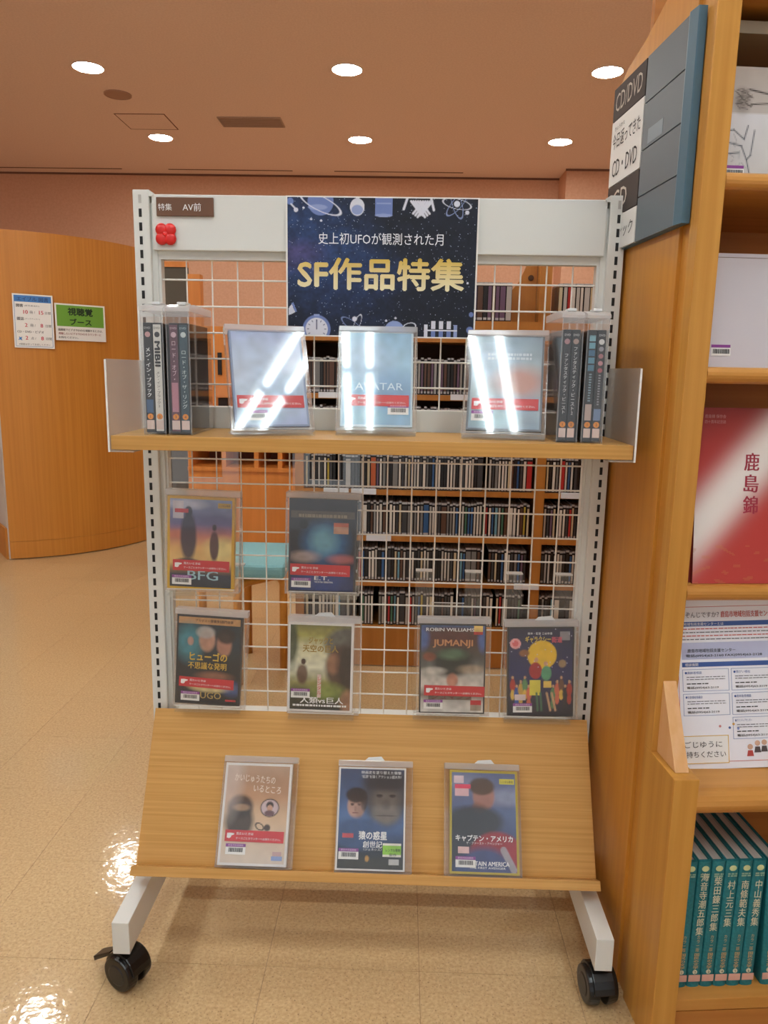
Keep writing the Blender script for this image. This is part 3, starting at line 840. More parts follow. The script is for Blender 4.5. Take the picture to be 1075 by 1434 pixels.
def red_sticker(t, x0, x1, z0, z1, roll=0.0):
    wd, ht = (x1 - x0), (z1 - z0)
    s = MB().box(-wd / 2, wd / 2, -0.0003, 0, -ht / 2, ht / 2).build('rental_sticker', RED, t, ((x0 + x1) / 2 - DVW / 2, -0.0014, (z0 + z1) / 2))
    s.rotation_euler = (0, roll, 0)
    # pointing hand pictogram
    hx = -wd / 2 + 0.010
    MB().prism([(hx - 0.006, -0.004), (hx - 0.001, -0.005), (hx + 0.002, -0.003), (hx + 0.0025, 0.0), (hx + 0.008, 0.002), (hx + 0.008, 0.0042), (hx, 0.005), (hx - 0.006, 0.0045)], 'y', -0.0007, -0.0003).build('hand_pictogram', WTXT, s)
    text('見たいときは', s, WTXT, hx + 0.012, 0.0042, 0.034, 0.0048, y=-0.0008, align='L', bold=0.02)
    text('ケースごとカウンターへお持ちください。', s, WTXT, hx + 0.012, -0.0042, wd - 0.028, 0.0046, y=-0.0008, align='L', bold=0.01)

def dvd(label, pose, art, shell, border=0.004, art_h=None, group='DVDs facing forward on the rack'):
    t = thing('dvd_case', label, 'DVD', pose[:3], pose[3:], group)
    MB().box(-DVW / 2, DVW / 2, 0.0, DVT, 0, DVH).build('case_shell', shell, t, bevel=0.001)
    c = art.build('cover', t, DVW - 2 * border, DVH - 2 * border, 0, -0.0004, border)
    return t, c

KW, KH, KD = 0.150, 0.207, 0.019
def keeper(label, pose, dx=0.0, dz=-0.0035, tab=None, name='security_case', group='clear security cases'):
    t = thing(name, label, 'security case', pose[:3], pose[3:], group)
    x0, x1 = dx - KW / 2, dx + KW / 2
    y0, y1 = -0.0042, 0.0168
    z0, z1 = dz, dz + KH
    MB().box(x0, x1, y0, y0 + 0.0010, z0, z1 - 0.012).build('front_sheet', CLEAR, t)
    mb = MB()
    mb.box(x0, x0 + 0.0012, y0 + 0.001, y1, z0, z1 - 0.012); mb.box(x1 - 0.0012, x1, y0 + 0.001, y1, z0, z1 - 0.012); mb.box(x0 + 0.0012, x1 - 0.0012, y0 + 0.001, y1, z0, z0 + 0.0012)
    mb.build('rim', RIM, t)
    MB().box(x0 + 0.0012, x1 - 0.0012, y1 - 0.001, y1, z0 + 0.0012, z1 - 0.012).build('back_sheet', CLEAR, t)
    MB().box(x0, x1, y0 - 0.0005, y1, z1 - 0.012, z1).build('lock_bar', LOCK, t, bevel=0.002)
    if tab is not None:
        c = dx + tab
        MB().prism([(c - 0.020, z1), (c - 0.013, z1 + 0.006), (c + 0.013, z1 + 0.008), (c + 0.020, z1)], 'y', 0.004, 0.0075).build('hang_tab', mat('d9dcdc', 0.3), t)
    return t

# --- covers (generic pictures in the colours of the photograph)
def art_sunset():
    A = Art(64, 90).grad([(0, '8f9cc0'), (0.12, '7d86b0'), (0.28, '6d608c'), (0.42, 'c07a6a'), (0.55, 'd8a866'), (0.72, 'd9b872'), (0.80, '8a6a4a'), (0.86, '2a3040'), (1, '1c2430')])
    A.ell(0.25, 0.06, 0.3, 0.05, 'cdd3e6', 0.9, 0.8); A.ell(0.75, 0.22, 0.35, 0.05, '5c5684', 0.9, 0.7); A.ell(0.15, 0.4, 0.25, 0.05, 'd07a5a', 0.9, 0.7); A.ell(0.85, 0.55, 0.25, 0.12, 'e6d890', 0.9, 0.8)
    A.ell(0.30, 0.42, 0.13, 0.28, '33283a', 0.35, 0.95); A.ell(0.30, 0.14, 0.06, 0.06, '2c2636', 0.3, 0.9); A.ell(0.28, 0.72, 0.2, 0.05, '2e2a34', 0.4, 0.9)
    A.ell(0.72, 0.52, 0.075, 0.17, '4a2630', 0.3, 0.95); A.ell(0.72, 0.31, 0.035, 0.035, '33222c', 0.3)
    A.rect(0.05, 0.22, 0.02, 0.22, 'd8cfd6', 0.8).rect(0.08, 0.3, 0.115, 0.15, 'c0303a')
    return A.noise(0.12, 5)
def art_night():
    A = Art(64, 90).grad([(0, '3a3a42'), (0.10, '33333a'), (0.105, '3c3b40'), (0.5, '141a2a'), (0.7, '131c34'), (1, '1a2a5a')])
    A.rect(0, 1, 0.11, 0.19, '6a6258', 0.9)
    A.ell(0.55, 0.45, 0.34, 0.22, '2c6aa0', 0.7, 0.9); A.ell(0.52, 0.44, 0.2, 0.14, '7ab4c4', 0.9, 0.75); A.ell(0.2, 0.26, 0.07, 0.05, '15151c', 0.3)
    A.ell(0.5, 0.88, 0.4, 0.16, '2a4486', 0.8, 0.8); A.ell(0.22, 0.62, 0.22, 0.06, 'c8b0a4', 0.9, 0.6); A.ell(0.8, 0.64, 0.2, 0.05, 'd0706a', 0.9, 0.6)
    A.rect(0.67, 0.90, 0.23, 0.36, 'c86a4a').rect(0.67, 0.90, 0.275, 0.36, 'c69a80')
    return A.noise(0.15, 4)
def art_clock():
    A = Art(64, 90).grad([(0, 'b98a58'), (0.075, 'b98a58'), (0.08, '17262e'), (0.3, '20323c'), (0.55, '14181e'), (0.8, '1c2026'), (1, '101216')])
    A.ell(0.18, 0.3, 0.2, 0.2, '3d8a98', 0.9, 0.8); A.ell(0.47, 0.26, 0.13, 0.13, 'b98a72', 0.35, 0.9); A.ell(0.44, 0.17, 0.15, 0.07, 'a9a6a2', 0.4, 0.8); A.ell(0.75, 0.3, 0.12, 0.14, 'b5806a', 0.35, 0.9); A.ell(0.78, 0.20, 0.15, 0.09, '241c1a', 0.4, 0.95)
    A.ell(0.2, 0.28, 0.05, 0.05, 'b98a78', 0.4, 0.8); A.ell(0.6, 0.68, 0.26, 0.05, 'a06a50', 0.9, 0.7); A.ell(0.55, 0.80, 0.36, 0.07, 'd8c68e', 0.5, 0.9); A.ell(0.9, 0.82, 0.15, 0.08, '4a64a0', 0.9, 0.6)
    A.rect(0.8, 0.97, 0.945, 0.965, 'c03038')
    return A.noise(0.18, 4)
def art_jungle():
    A = Art(64, 90).grad([(0, '77733a'), (0.12, 'a09a4c'), (0.25, 'cfcba0'), (0.5, 'd3d3bc'), (0.68, '8f8a4e'), (0.82, '3a3c24'), (1, '20221c')])
    A.ell(0.95, 0.22, 0.38, 0.2, '5d5a54', 0.3, 0.95); A.ell(0.85, 0.5, 0.26, 0.26, '4a3226', 0.35, 0.95); A.ell(0.72, 0.45, 0.12, 0.12, '9a6a4c', 0.5, 0.8); A.ell(0.98, 0.5, 0.2, 0.3, '2e221c', 0.5, 0.9)
    A.ell(0.02, 0.2, 0.1, 0.28, '2c3a20', 0.6, 0.9); A.ell(0.2, 0.58, 0.09, 0.12, '5a3424', 0.4, 0.9); A.ell(0.22, 0.43, 0.04, 0.035, '3c241a', 0.3)
    A.ell(0.6, 0.78, 0.28, 0.1, '8a9a46', 0.9, 0.8); A.ell(0.95, 0.9, 0.12, 0.14, 'a8785a', 0.5, 0.8)
    A.rect(0.46, 0.51, 0.58, 0.85, 'e2c8c0')
    return A.noise(0.22, 4)
def art_stampede():
    A = Art(64, 90).grad([(0, '3c5a86'), (0.05, '4a3a36'), (0.2, '4e342a'), (0.36, '4c4a44'), (0.48, '6c6c68'), (0.58, 'b9b4ac'), (0.7, 'cfc9c0'), (0.8, '8a7f74'), (0.9, 'c6c2bc'), (1, 'd4d2cc')])
    A.ell(0.5, 0.14, 0.38, 0.1, '5c2a24', 0.8, 0.8); A.ell(0.5, 0.42, 0.30, 0.17, '1e2620', 0.45, 0.95); A.ell(0.5, 0.33, 0.2, 0.06, '5f7a5c', 0.9, 0.8); A.ell(0.13, 0.36, 0.10, 0.05, '8a4a30', 0.5, 0.9); A.ell(0.2, 0.52, 0.18, 0.04, 'd6d0c4', 0.8, 0.7)
    A.ell(0.5, 0.63, 0.09, 0.08, 'b87a62', 0.4, 0.9); A.ell(0.8, 0.5, 0.2, 0.05, 'b09a80', 0.8, 0.7); A.ell(0.02, 0.15, 0.1, 0.12, '4a6aa8', 0.8, 0.8); A.ell(0.98, 0.15, 0.08, 0.14, '4a6aa8', 0.8, 0.8)
    A.rect(0.12, 0.82, 0.80, 0.85, '5a4a3c', 0.8).rect(0.83, 0.97, 0.0, 0.07, 'e0c070').rect(0.83, 0.97, 0.07, 0.10, 'c23a34').rect(0.8, 0.97, 0.86, 0.91, 'c02a34').rect(0.8, 0.97, 0.91, 0.98, 'a09080')
    return A.noise(0.22, 4)
def art_galaxy():
    A = Art(64, 90, '1d2348').grad([(0, '1c2140'), (0.5, '252c5c'), (0.75, '232544'), (1, '181a2c')])
    A.ell(0.52, 0.30, 0.23, 0.165, 'e0b830', 0.08); A.ell(0.24, 0.28, 0.08, 0.04, '8a5a3a', 0.4); A.ell(0.84, 0.4, 0.06, 0.045, '9a8060', 0.4)
    for k in range(15):
        x = 0.06 + 0.064 * k; c = ('b03a30', '3a5aa0', 'c8a04a', '5a8a5a', 'd06a50', '6a4a3a', '2e2e36')[k % 7]
        h = 0.56 + 0.05 * ((k * 5) % 3)
        if 0.34 < x < 0.68: continue
        A.ell(x, h, 0.022, 0.02, 'c79a78', 0.3); A.ell(x, h + 0.09, 0.042, 0.075, c, 0.25); A.ell(x, h + 0.20, 0.035, 0.06, 'd9b450' if k % 3 == 0 else c, 0.3)
    A.ell(0.43, 0.355, 0.032, 0.028, 'c99a7a', 0.25).ell(0.42, 0.48, 0.10, 0.095, 'a02a30', 0.15).rect(0.33, 0.50, 0.585, 0.77, 'd6ca4a')
    A.ell(0.58, 0.40, 0.032, 0.028, 'c99a7a', 0.25).ell(0.59, 0.51, 0.08, 0.085, '58a078', 0.2).rect(0.55, 0.67, 0.60, 0.68, 'e0bc5a')
    for x in (0.44, 0.50, 0.60, 0.68): A.line(x, 0.74, x + (0.06 if x > 0.55 else 0.02), 0.94, 0.016, 'caa07a' if x > 0.55 else '3c6a50')
    A.ell(0.10, 0.17, 0.085, 0.06, 'e8a4a4', 0.12).ell(0.10, 0.17, 0.05, 0.035, 'd86a70', 0.2)
    A.rect(0.80, 0.96, 0.03, 0.13, '8a8a90').rect(0.10, 0.26, 0.755, 0.82, 'd8c8c8')
    st = rng.random((90, 64)) > 0.988
    A.mix(st * 0.7 * (A.y < 0.5), 'c8c8e0')
    return A.noise(0.1, 4)
def art_beige():
    A = Art(64, 90).grad([(0, 'b59a84'), (0.15, 'b08c70'), (0.35, 'c19876'), (0.5, 'd2b08c'), (0.7, 'd8c0a4'), (1, 'd8cabb')])
    A.ell(0.25, 0.43, 0.20, 0.12, '3b281f', 0.35, 0.95); A.ell(0.25, 0.58, 0.22, 0.18, '362a24', 0.4, 0.95); A.ell(0.27, 0.44, 0.13, 0.035, 'b08c6a', 0.6, 0.8)
    A.ell(0.72, 0.435, 0.15, 0.095, '3a2e2c', 0.1).ell(0.72, 0.435, 0.135, 0.083, 'c9b4b8', 0.1).ell(0.72, 0.41, 0.06, 0.04, '2c201c', 0.3).ell(0.72, 0.44, 0.045, 0.035, 'c99a80', 0.3).ell(0.72, 0.49, 0.08, 0.03, '6a4a50', 0.3)
    A.ell(0.58, 0.63, 0.07, 0.03, '2e2420', 0.25, 1, 0.5, ring=0.3); A.ell(0.7, 0.64, 0.05, 0.035, '4a3a34', 0.4)
    A.rect(0.82, 0.96, 0.88, 0.92, 'c0a0a0').rect(0.80, 0.97, 0.925, 0.965, '8aa0d0')
    A.ell(0.05, 0.1, 0.2, 0.4, 'ddd2cc', 0.9, 0.5)
    return A.noise(0.06, 5)
def art_blue_faces():
    A = Art(64, 90).grad([(0, '3a4a68'), (0.2, '3e5478'), (0.5, '4a6ca0'), (0.65, '3a5684'), (0.8, '1e2a3c'), (1, '151a1e')])
    A.ell(0.72, 0.27, 0.36, 0.30, '3a3d42', 0.4, 0.95); A.ell(0.72, 0.33, 0.22, 0.16, '6f655c', 0.6, 0.85); A.ell(0.72, 0.46, 0.2, 0.1, '7d7166', 0.6, 0.8); A.ell(0.72, 0.12, 0.35, 0.1, '1c1f26', 0.6, 0.9)
    A.ell(0.26, 0.38, 0.135, 0.125, 'b18a78', 0.25, 0.97); A.ell(0.26, 0.27, 0.16, 0.08, '241c1a', 0.3, 0.97); A.ell(0.38, 0.33, 0.05, 0.1, '2a201c', 0.4, 0.9); A.ell(0.20, 0.365, 0.03, 0.010, '4a342c', 0.5); A.ell(0.31, 0.365, 0.03, 0.010, '4a342c', 0.5); A.ell(0.25, 0.41, 0.02, 0.03, '96705f', 0.6, 0.8); A.ell(0.25, 0.45, 0.045, 0.009, '7a4a44', 0.5); A.ell(0.32, 0.43, 0.06, 0.08, '8a6656', 0.9, 0.5); A.ell(0.62, 0.27, 0.05, 0.016, '1e1a18', 0.5); A.ell(0.82, 0.27, 0.05, 0.016, '1e1a18', 0.5); A.ell(0.72, 0.36, 0.07, 0.05, '57504a', 0.7, 0.8); A.ell(0.72, 0.47, 0.15, 0.008, '4a3e3a', 0.6, 0.9); A.ell(0.3, 0.66, 0.42, 0.16, '35507c', 0.4, 0.9)
    A.ell(0.5, 0.95, 0.6, 0.06, '3a3a34', 0.8, 0.8); A.ell(0.45, 0.9, 0.03, 0.03, 'd8a04a', 0.5, 0.8)
    A.rect(0.69, 0.97, 0.745, 0.765, 'e8e6d8').rect(0.69, 0.97, 0.765, 0.855, '8cc83c').rect(0.69, 0.97, 0.855, 0.875, 'e8e6d8')
    A.rect(0.78, 0.93, 0.90, 0.96, 'd0d0d0', 0.8).rect(0.07, 0.24, 0.655, 0.705, 'c04a52')
    return A.noise(0.12, 4)
def art_steel():
    A = Art(64, 90).grad([(0, '5f6f96'), (0.2, '6c7ca0'), (0.4, '5a6c94'), (0.6, '4a5880'), (0.8, '3a4468'), (1, '2c3448')])
    A.ell(0.9, 0.25, 0.4, 0.08, 'a4adc4', 0.9, 0.6); A.ell(0.15, 0.1, 0.3, 0.08, '8c98b4', 0.9, 0.6)
    A.ell(0.50, 0.24, 0.17, 0.15, 'a97c70', 0.25, 0.95); A.ell(0.47, 0.14, 0.20, 0.09, '54483e', 0.3, 0.95); A.ell(0.42, 0.36, 0.1, 0.06, '9a6c60', 0.4, 0.9); A.ell(0.36, 0.50, 0.44, 0.16, '34383e', 0.35, 0.95); A.ell(0.15, 0.7, 0.3, 0.3, '30343c', 0.5, 0.9)
    A.ell(0.70, 0.90, 0.46, 0.30, 'a02a34', 0.12, 0.95); A.ell(0.50, 1.02, 0.46, 0.26, '3c5282', 0.3, 0.95); A.line(0.80, 0.78, 0.95, 0.97, 0.05, 'a8a8b0', 0.85)
    A.rect(0.03, 0.18, 0.03, 0.11, 'e0ccd4').rect(0.05, 0.29, 0.125, 0.165, 'd84a64').rect(0.05, 0.26, 0.165, 0.24, 'd8b4b8').rect(0.75, 0.98, 0.055, 0.115, 'd8d050')
    A.rect(0.09, 0.27, 0.76, 0.82, 'e4c0c0')
    return A.noise(0.1, 4)
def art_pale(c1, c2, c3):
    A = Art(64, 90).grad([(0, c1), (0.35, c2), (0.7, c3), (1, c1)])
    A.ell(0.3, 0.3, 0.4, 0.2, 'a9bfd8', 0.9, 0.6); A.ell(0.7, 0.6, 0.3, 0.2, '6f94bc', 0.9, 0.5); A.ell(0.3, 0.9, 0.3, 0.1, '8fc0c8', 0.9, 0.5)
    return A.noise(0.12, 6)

BLK = mat('1b1d22', 0.35); YEL = mat('d2a41c', 0.35); WHT = mat('e6e4e2', 0.35); YLG = mat('b9a42c', 0.35)
Z = 0.0
poses = {
    'sunset': (-0.3466, -0.036, 0.7111, 0.007, -0.035, 0.028), 'night': (-0.1009, -0.036, 0.7113, 0.003, -0.035, 0.0144),
    'clock': (-0.3394, -0.036, 0.4626, 0.0, -0.06, 0.044), 'jungle': (-0.1043, -0.036, 0.4537, 0.0, -0.06, 0.0105),
    'stampede': (0.1694, -0.036, 0.4585, -0.002, -0.06, -0.010), 'galaxy': (0.3521, -0.036, 0.4568, -0.008, -0.06, -0.034),
    'beige': (-0.2196, -0.190, 0.2025, 0.0, -0.52, 0.003), 'faces': (0.0106, -0.190, 0.2005, 0.0, -0.52, -0.0014), 'steel': (0.2323, -0.190, 0.2005, 0.0, -0.52, 0.003),
    'wave': (-0.1775, -0.138, 1.0505, 0.352, -0.43, 0.0), 'ice': (0.0058, -0.092, 1.0505, 0.012, -0.38, 0.0), 'steelblue': (0.2363, -0.130, 1.0505, -0.150, -0.44, 0.0)}

t, c = dvd('DVD with yellow border and sunset picture, upper left on the mesh', poses['sunset'], art_sunset(), YEL, 0.0055)
text('BFG', c, mat('9fc3cc', 0.5), 0.005, 0.0245, 0.062, 0.019, y=-0.0006, bold=0.01)
MB().box(0.034, 0.060, -0.0004, 0, 0.163, 0.173).build('corner_label', mat('c8a432', 0.5), c, (0, 0, 0))
text('レンタル専用', c, INK, 0.047, 0.168, 0.022, 0.004, y=-0.0008)
red_sticker(t, 0.012, 0.126, 0.039, 0.061, 0.0); barcode(t, 0.030, 0.010)
t, c = dvd('DVD with charcoal border and blue glowing night picture, upper row on the mesh', poses['night'], art_night(), mat('34353c', 0.35), 0.004)
ink_lines(c, mat('a09680', 0.5), -0.048, 0.048, (0.1525,), tk=0.006, seed=9)
text('E.T.', c, WTXT, 0.0, 0.026, 0.030, 0.008, y=-0.0006, bold=0.01)
text('THE EXTRA-TERRESTRIAL', c, WTXT, 0.004, 0.018, 0.038, 0.0035, y=-0.0006)
red_sticker(t, 0.004, 0.124, 0.035, 0.058, 0.005); barcode(t, 0.026, 0.010)
t, c = dvd('black DVD with tan top band and teal portrait picture, lower left on the mesh', poses['clock'], art_clock(), BLK, 0.004)
text('アカデミー賞最多5部門受賞', c, INK, 0.010, 0.1755, 0.078, 0.006, y=-0.0006, bold=0.01)
GY = mat('d9b03a', 0.5)
text('ヒューゴの', c, GY, 0.0, 0.100, 0.078, 0.019, y=-0.0006, bold=0.03)
text('不思議な発明', c, GY, -0.002, 0.080, 0.080, 0.015, y=-0.0006, bold=0.02)
text('HUGO', c, mat('b89a54', 0.5), 0.0, 0.017, 0.058, 0.014, y=-0.0006, bold=0.01)
red_sticker(t, 0.008, 0.122, 0.037, 0.058, 0.02); barcode(t, 0.032, 0.008)
t, c = dvd('white edged DVD with green and brown jungle picture, lower row on the mesh', poses['jungle'], art_jungle(), WHT, 0.005)
GD = mat('9a7c2c', 0.5)
text('ジャックと', c, GD, 0.0, 0.148, 0.05, 0.015, y=-0.0006, bold=0.03)
text('天空の巨人', c, GD, 0.0, 0.131, 0.074, 0.016, y=-0.0006, bold=0.03)
text('人類vs巨人', c, WTXT, 0.004, 0.0205, 0.090, 0.014, y=-0.0006, bold=0.02)
ink_lines(c, WTXT, -0.056, 0.056, (0.009,), tk=0.004, seed=12)
text('レンタル', c, RED, -0.0018, 0.052, None, 0.038, y=-0.0006, vertical=True)
barcode(t, 0.027, 0.030)
t, c = dvd('black edged DVD with brown and green animal stampede colours, lower row on the mesh', poses['stampede'], art_stampede(), BLK, 0.003)
text('ROBIN WILLIAMS', c, WTXT, -0.006, 0.1755, 0.098, 0.007, y=-0.0006, bold=0.01)
text('JUMANJI', c, mat('c98a5a', 0.5), 0.0, 0.146, 0.082, 0.018, y=-0.0006, bold=0.03)
text('ジュマンジ', c, mat('6a2a24', 0.5), 0.0, 0.034, 0.084, 0.012, y=-0.0006, bold=0.02)
red_sticker(t, 0.010, 0.134, 0.038, 0.060, 0.012); barcode(t, 0.029, 0.010)
t, c = dvd('dark blue DVD with yellow disc and costumed group, lower right on the mesh', poses['galaxy'], art_galaxy(), BLK, 0.003)
text('ギャラクシー', c, mat('dcc25a', 0.5), -0.006, 0.162, 0.052, 0.013, y=-0.0006, bold=0.03)
text('街道', c, mat('d0566a', 0.5), 0.032, 0.161, 0.022, 0.013, y=-0.0006, bold=0.03)
text('脚本・監督 三谷幸喜', c, WTXT, -0.002, 0.174, 0.05, 0.005, y=-0.0006)
barcode(t, 0.031, 0.010)
t, c = dvd('white DVD with beige picture and pale lettering, left on the sloping board', poses['beige'], art_beige(), WHT, 0.005)
CR = mat('efe6da', 0.5)
text('かいじゅうたちの', c, CR, -0.006, 0.155, 0.082, 0.014, y=-0.0006, bold=0.01, roll=-0.06)
text('いるところ', c, CR, 0.020, 0.136, 0.055, 0.013, y=-0.0006, bold=0.01, roll=-0.06)
red_sticker(t, 0.011, 0.127, 0.043, 0.064, 0.01); barcode(t, 0.034, 0.020)
t, c = dvd('white edged DVD with blue picture of two faces, middle of the sloping board', poses['faces'], art_blue_faces(), WHT, 0.0035)
text('映画史を塗り替えた衝撃', c, WTXT, 0.018, 0.177, 0.08, 0.006, y=-0.0006)
text('“起源”を描くアクション超大作！', c, WTXT, 0.018, 0.169, 0.08, 0.006, y=-0.0006)
text('猿の惑星', c, WTXT, 0.004, 0.060, 0.056, 0.016, y=-0.0006, bold=0.03)
text('創世記', c, WTXT, 0.004, 0.044, 0.038, 0.012, y=-0.0006, bold=0.02)
text('〈ジェネシス〉', c, WTXT, 0.004, 0.035, 0.036, 0.005, y=-0.0006)
text('レンタル専用', c, INK, 0.044, 0.0345, 0.028, 0.006, y=-0.0006, bold=0.01)
text('新作', c, INK, 0.044, 0.026, 0.014, 0.006, y=-0.0006)
barcode(t, 0.025, 0.020)
t, c = dvd('yellow edged DVD with grey blue sky and red arc, right on the sloping board', poses['steel'], art_steel(), YLG, 0.0045)
text('キャプテン・アメリカ', c, WTXT, 0.0, 0.060, 0.112, 0.012, y=-0.0006, bold=0.03)
text('ザ・ファースト・アベンジャー', c, WTXT, 0.0, 0.051, 0.07, 0.005, y=-0.0006)
text('CAPTAIN AMERICA', c, WTXT, 0.006, 0.015, 0.085, 0.008, y=-0.0006, bold=0.02)
text('THE FIRST AVENGER', c, WTXT, 0.006, 0.0075, 0.07, 0.004, y=-0.0006)
text('レンタル専用', c, INK, 0.046, 0.1655, 0.024, 0.005, y=-0.0006)
barcode(t, 0.031, 0.012)
FT = mat('8098b4', 0.4)
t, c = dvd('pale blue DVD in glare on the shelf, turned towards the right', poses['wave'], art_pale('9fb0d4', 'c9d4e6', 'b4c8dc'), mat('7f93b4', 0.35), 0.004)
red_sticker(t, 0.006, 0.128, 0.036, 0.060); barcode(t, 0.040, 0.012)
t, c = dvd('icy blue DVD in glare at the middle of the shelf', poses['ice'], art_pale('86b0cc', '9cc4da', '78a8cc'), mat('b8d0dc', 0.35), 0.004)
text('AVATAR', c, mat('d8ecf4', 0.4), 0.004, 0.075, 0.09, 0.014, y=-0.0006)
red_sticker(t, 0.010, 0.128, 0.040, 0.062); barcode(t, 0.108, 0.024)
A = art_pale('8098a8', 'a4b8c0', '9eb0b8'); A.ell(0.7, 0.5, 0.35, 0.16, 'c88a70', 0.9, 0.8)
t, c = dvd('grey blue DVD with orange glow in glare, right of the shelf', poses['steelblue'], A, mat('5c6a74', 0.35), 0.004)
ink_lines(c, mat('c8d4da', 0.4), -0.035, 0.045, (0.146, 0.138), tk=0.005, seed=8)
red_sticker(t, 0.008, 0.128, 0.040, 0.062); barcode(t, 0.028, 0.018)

K = keeper
K('clear security case around the yellow bordered sunset DVD', poses['sunset'], 0.004)
K('clear security case around the charcoal bordered night DVD', poses['night'], 0.001)
K('clear security case around the tan banded teal DVD', poses['clock'], 0.004)
K('clear security case with tab around the jungle picture DVD', poses['jungle'], 0.007, tab=0.0)
K('clear security case around the brown stampede DVD', poses['stampede'], 0.002)
K('clear security case with tab around the dark blue yellow disc DVD', poses['galaxy'], 0.001, tab=0.008)
K('clear security case around the beige picture DVD on the sloping board', poses['beige'], 0.004)
K('clear security case with tab around the two faces DVD', poses['faces'], 0.006, tab=-0.002)
K('clear security case with tab around the yellow edged DVD on the sloping board', poses['steel'], -0.003, tab=0.006)
K('shiny clear security case leaning at the left of the shelf', poses['wave'], 0.0, -0.008)
K('shiny clear security case leaning at the middle of the shelf', poses['ice'], 0.0, -0.008)
K('shiny clear security case leaning at the right of the shelf', poses['steelblue'], 0.0, -0.008)

EDGE = clear_mat('acrylic_edge_highlight', 'ffffff', 0.10, 0.05, haze=0.55)  # milky strips paint a bright highlight along the clear acrylic edges
# small acrylic easels under the three leaning cases
for key, nm in (('wave', 'left'), ('ice', 'middle'), ('steelblue', 'right')):
    p = poses[key]
    t = thing('acrylic_easel', 'clear acrylic easel holding the %s leaning case on the shelf' % nm, 'easel', (p[0], p[1], 1.0347), (p[3], 0, 0), 'acrylic easels on the shelf')
    MB().box(-0.074, 0.074, -0.014, 0.060, 0.0, 0.0025).build('base_plate', ACRYL, t)
    MB().box(-0.074, 0.074, -0.014, -0.0115, 0.0025, 0.013).build('front_lip', ACRYL, t)
    MB().box(-0.074, 0.074, -0.0142, -0.0113, 0.013, 0.0142).build('lip_highlight', EDGE, t)
    tn = math.tan(-p[4]); y0 = 0.026
    MB().quadbox([(-0.05, y0, 0.0025), (0.05, y0, 0.0025), (0.05, y0 + 0.003, 0.0025), (-0.05, y0 + 0.003, 0.0025), (-0.05, y0 + 0.10 * tn, 0.1025), (0.05, y0 + 0.10 * tn, 0.1025), (0.05, y0 + 0.003 + 0.10 * tn, 0.1025), (-0.05, y0 + 0.003 + 0.10 * tn, 0.1025)]).build('back_rest', ACRYL, t)

# acrylic hook-on holders under the mesh DVDs
for key, nm in (('sunset', 'yellow bordered sunset DVD'), ('night', 'charcoal bordered night DVD'), ('clock', 'tan banded teal DVD'), ('jungle', 'jungle picture DVD'), ('stampede', 'brown stampede DVD'), ('galaxy', 'dark blue yellow disc DVD')):
    p = poses[key]
    dxh = {'stampede': -0.012, 'galaxy': -0.008}.get(key, 0.004)
    t = thing('acrylic_holder', 'clear acrylic hook-on holder carrying the %s' % nm, 'holder', (p[0] + dxh, 0.0, p[2]), None, 'acrylic holders on the mesh')
    t.location.y = -0.0035 if key in ('clock', 'jungle') else 0.0
    MB().box(-0.068, 0.068, 0.012, 0.0145, -0.008, 0.222).build('back_plate', ACRYL, t)
    MB().box(-0.068, 0.068, -0.047, 0.012, -0.010, -0.0078).build('ledge', ACRYL, t)
    MB().box(-0.068, 0.068, -0.0495, -0.047, -0.010, 0.004).build('front_lip', ACRYL, t)
    MB().box(-0.068, 0.068, -0.0497, -0.0468, 0.004, 0.0054).build('lip_highlight', EDGE, t)
    MB().box(-0.034, 0.034, 0.0119, 0.0146, 0.222, 0.2232).build('plate_edge', EDGE, t)  # highlight strip along the top of the back plate
    for s in (-1, 1):
        xa, xb = sorted((s * 0.034, s * 0.068))
        MB().box(xa, xb, 0.012, 0.0145, 0.222, 0.289).build('hook_strip', ACRYL, t)
        MB().box(xa, xb, 0.0145, 0.031, 0.286, 0.289).build('hook', ACRYL, t)
        MB().box(xa, xb, 0.0117, 0.0312, 0.289, 0.2902).build('hook_highlight', EDGE, t)

# spine-out DVDs on the shelf, two to a security case
ZS = 1.0345
def spine_dvd(x0, x1, base, label, marks, yf=-0.166):
    t = thing('dvd_case', label, 'DVD', ((x0 + x1) / 2, yf, ZS + 0.0035), None, 'spine-out DVDs on the shelf')
    wd = x1 - x0 - 0.0006
    MB().box(-wd / 2, wd / 2, 0, DVW, 0, DVH).build('case_shell', mat(base[0], 0.35), t, bevel=0.001)
    MB().box(-wd / 2 + 0.001, wd / 2 - 0.001, -0.0003, 0, 0.003, DVH - 0.003).build('spine', mat(base[1], 0.4), t)
    MB().box(-wd / 2 + 0.001, wd / 2 - 0.001, -0.0006, -0.0003, 0.006, 0.022).build('shelf_mark', mat('d8c4bc', 0.5), t)
    MB().cyl((0, -0.0006, 0.0285), (0, -0.0003, 0.0285), 0.0052, n=16).build('number_dot', mat('e08a1e', 0.5), t)
    text(marks[3], t, INK, 0, 0.0285, None, 0.0045, y=-0.0009)
    text('DVD', t, mat(marks[1], 0.5), 0, 0.181, wd * 0.7, 0.0035, y=-0.0009)
    if marks[2]:
        MB().sphere((0, -0.0004, 0.170), 0.0048, 0.0003, 0.0048, 12, 6).build('emblem', mat(marks[2], 0.5), t)
    return t
def vtext(t, body, colr, zc, ht, wd=0.0075, bold=0.0):
    text(body, t, mat(colr, 0.5), 0, zc, wd, ht, y=-0.0009, vertical=True, bold=bold)
t = spine_dvd(-0.3985, -0.3825, ('17171a', '1a1718'), 'black spined DVD with white lettering at the left end of the shelf', (0, 'c8c8c8', 'c89a9a', '1'))
vtext(t, 'メン・イン・ブラック', 'eeeeee', 0.105, 0.085, 0.0085, 0.02)
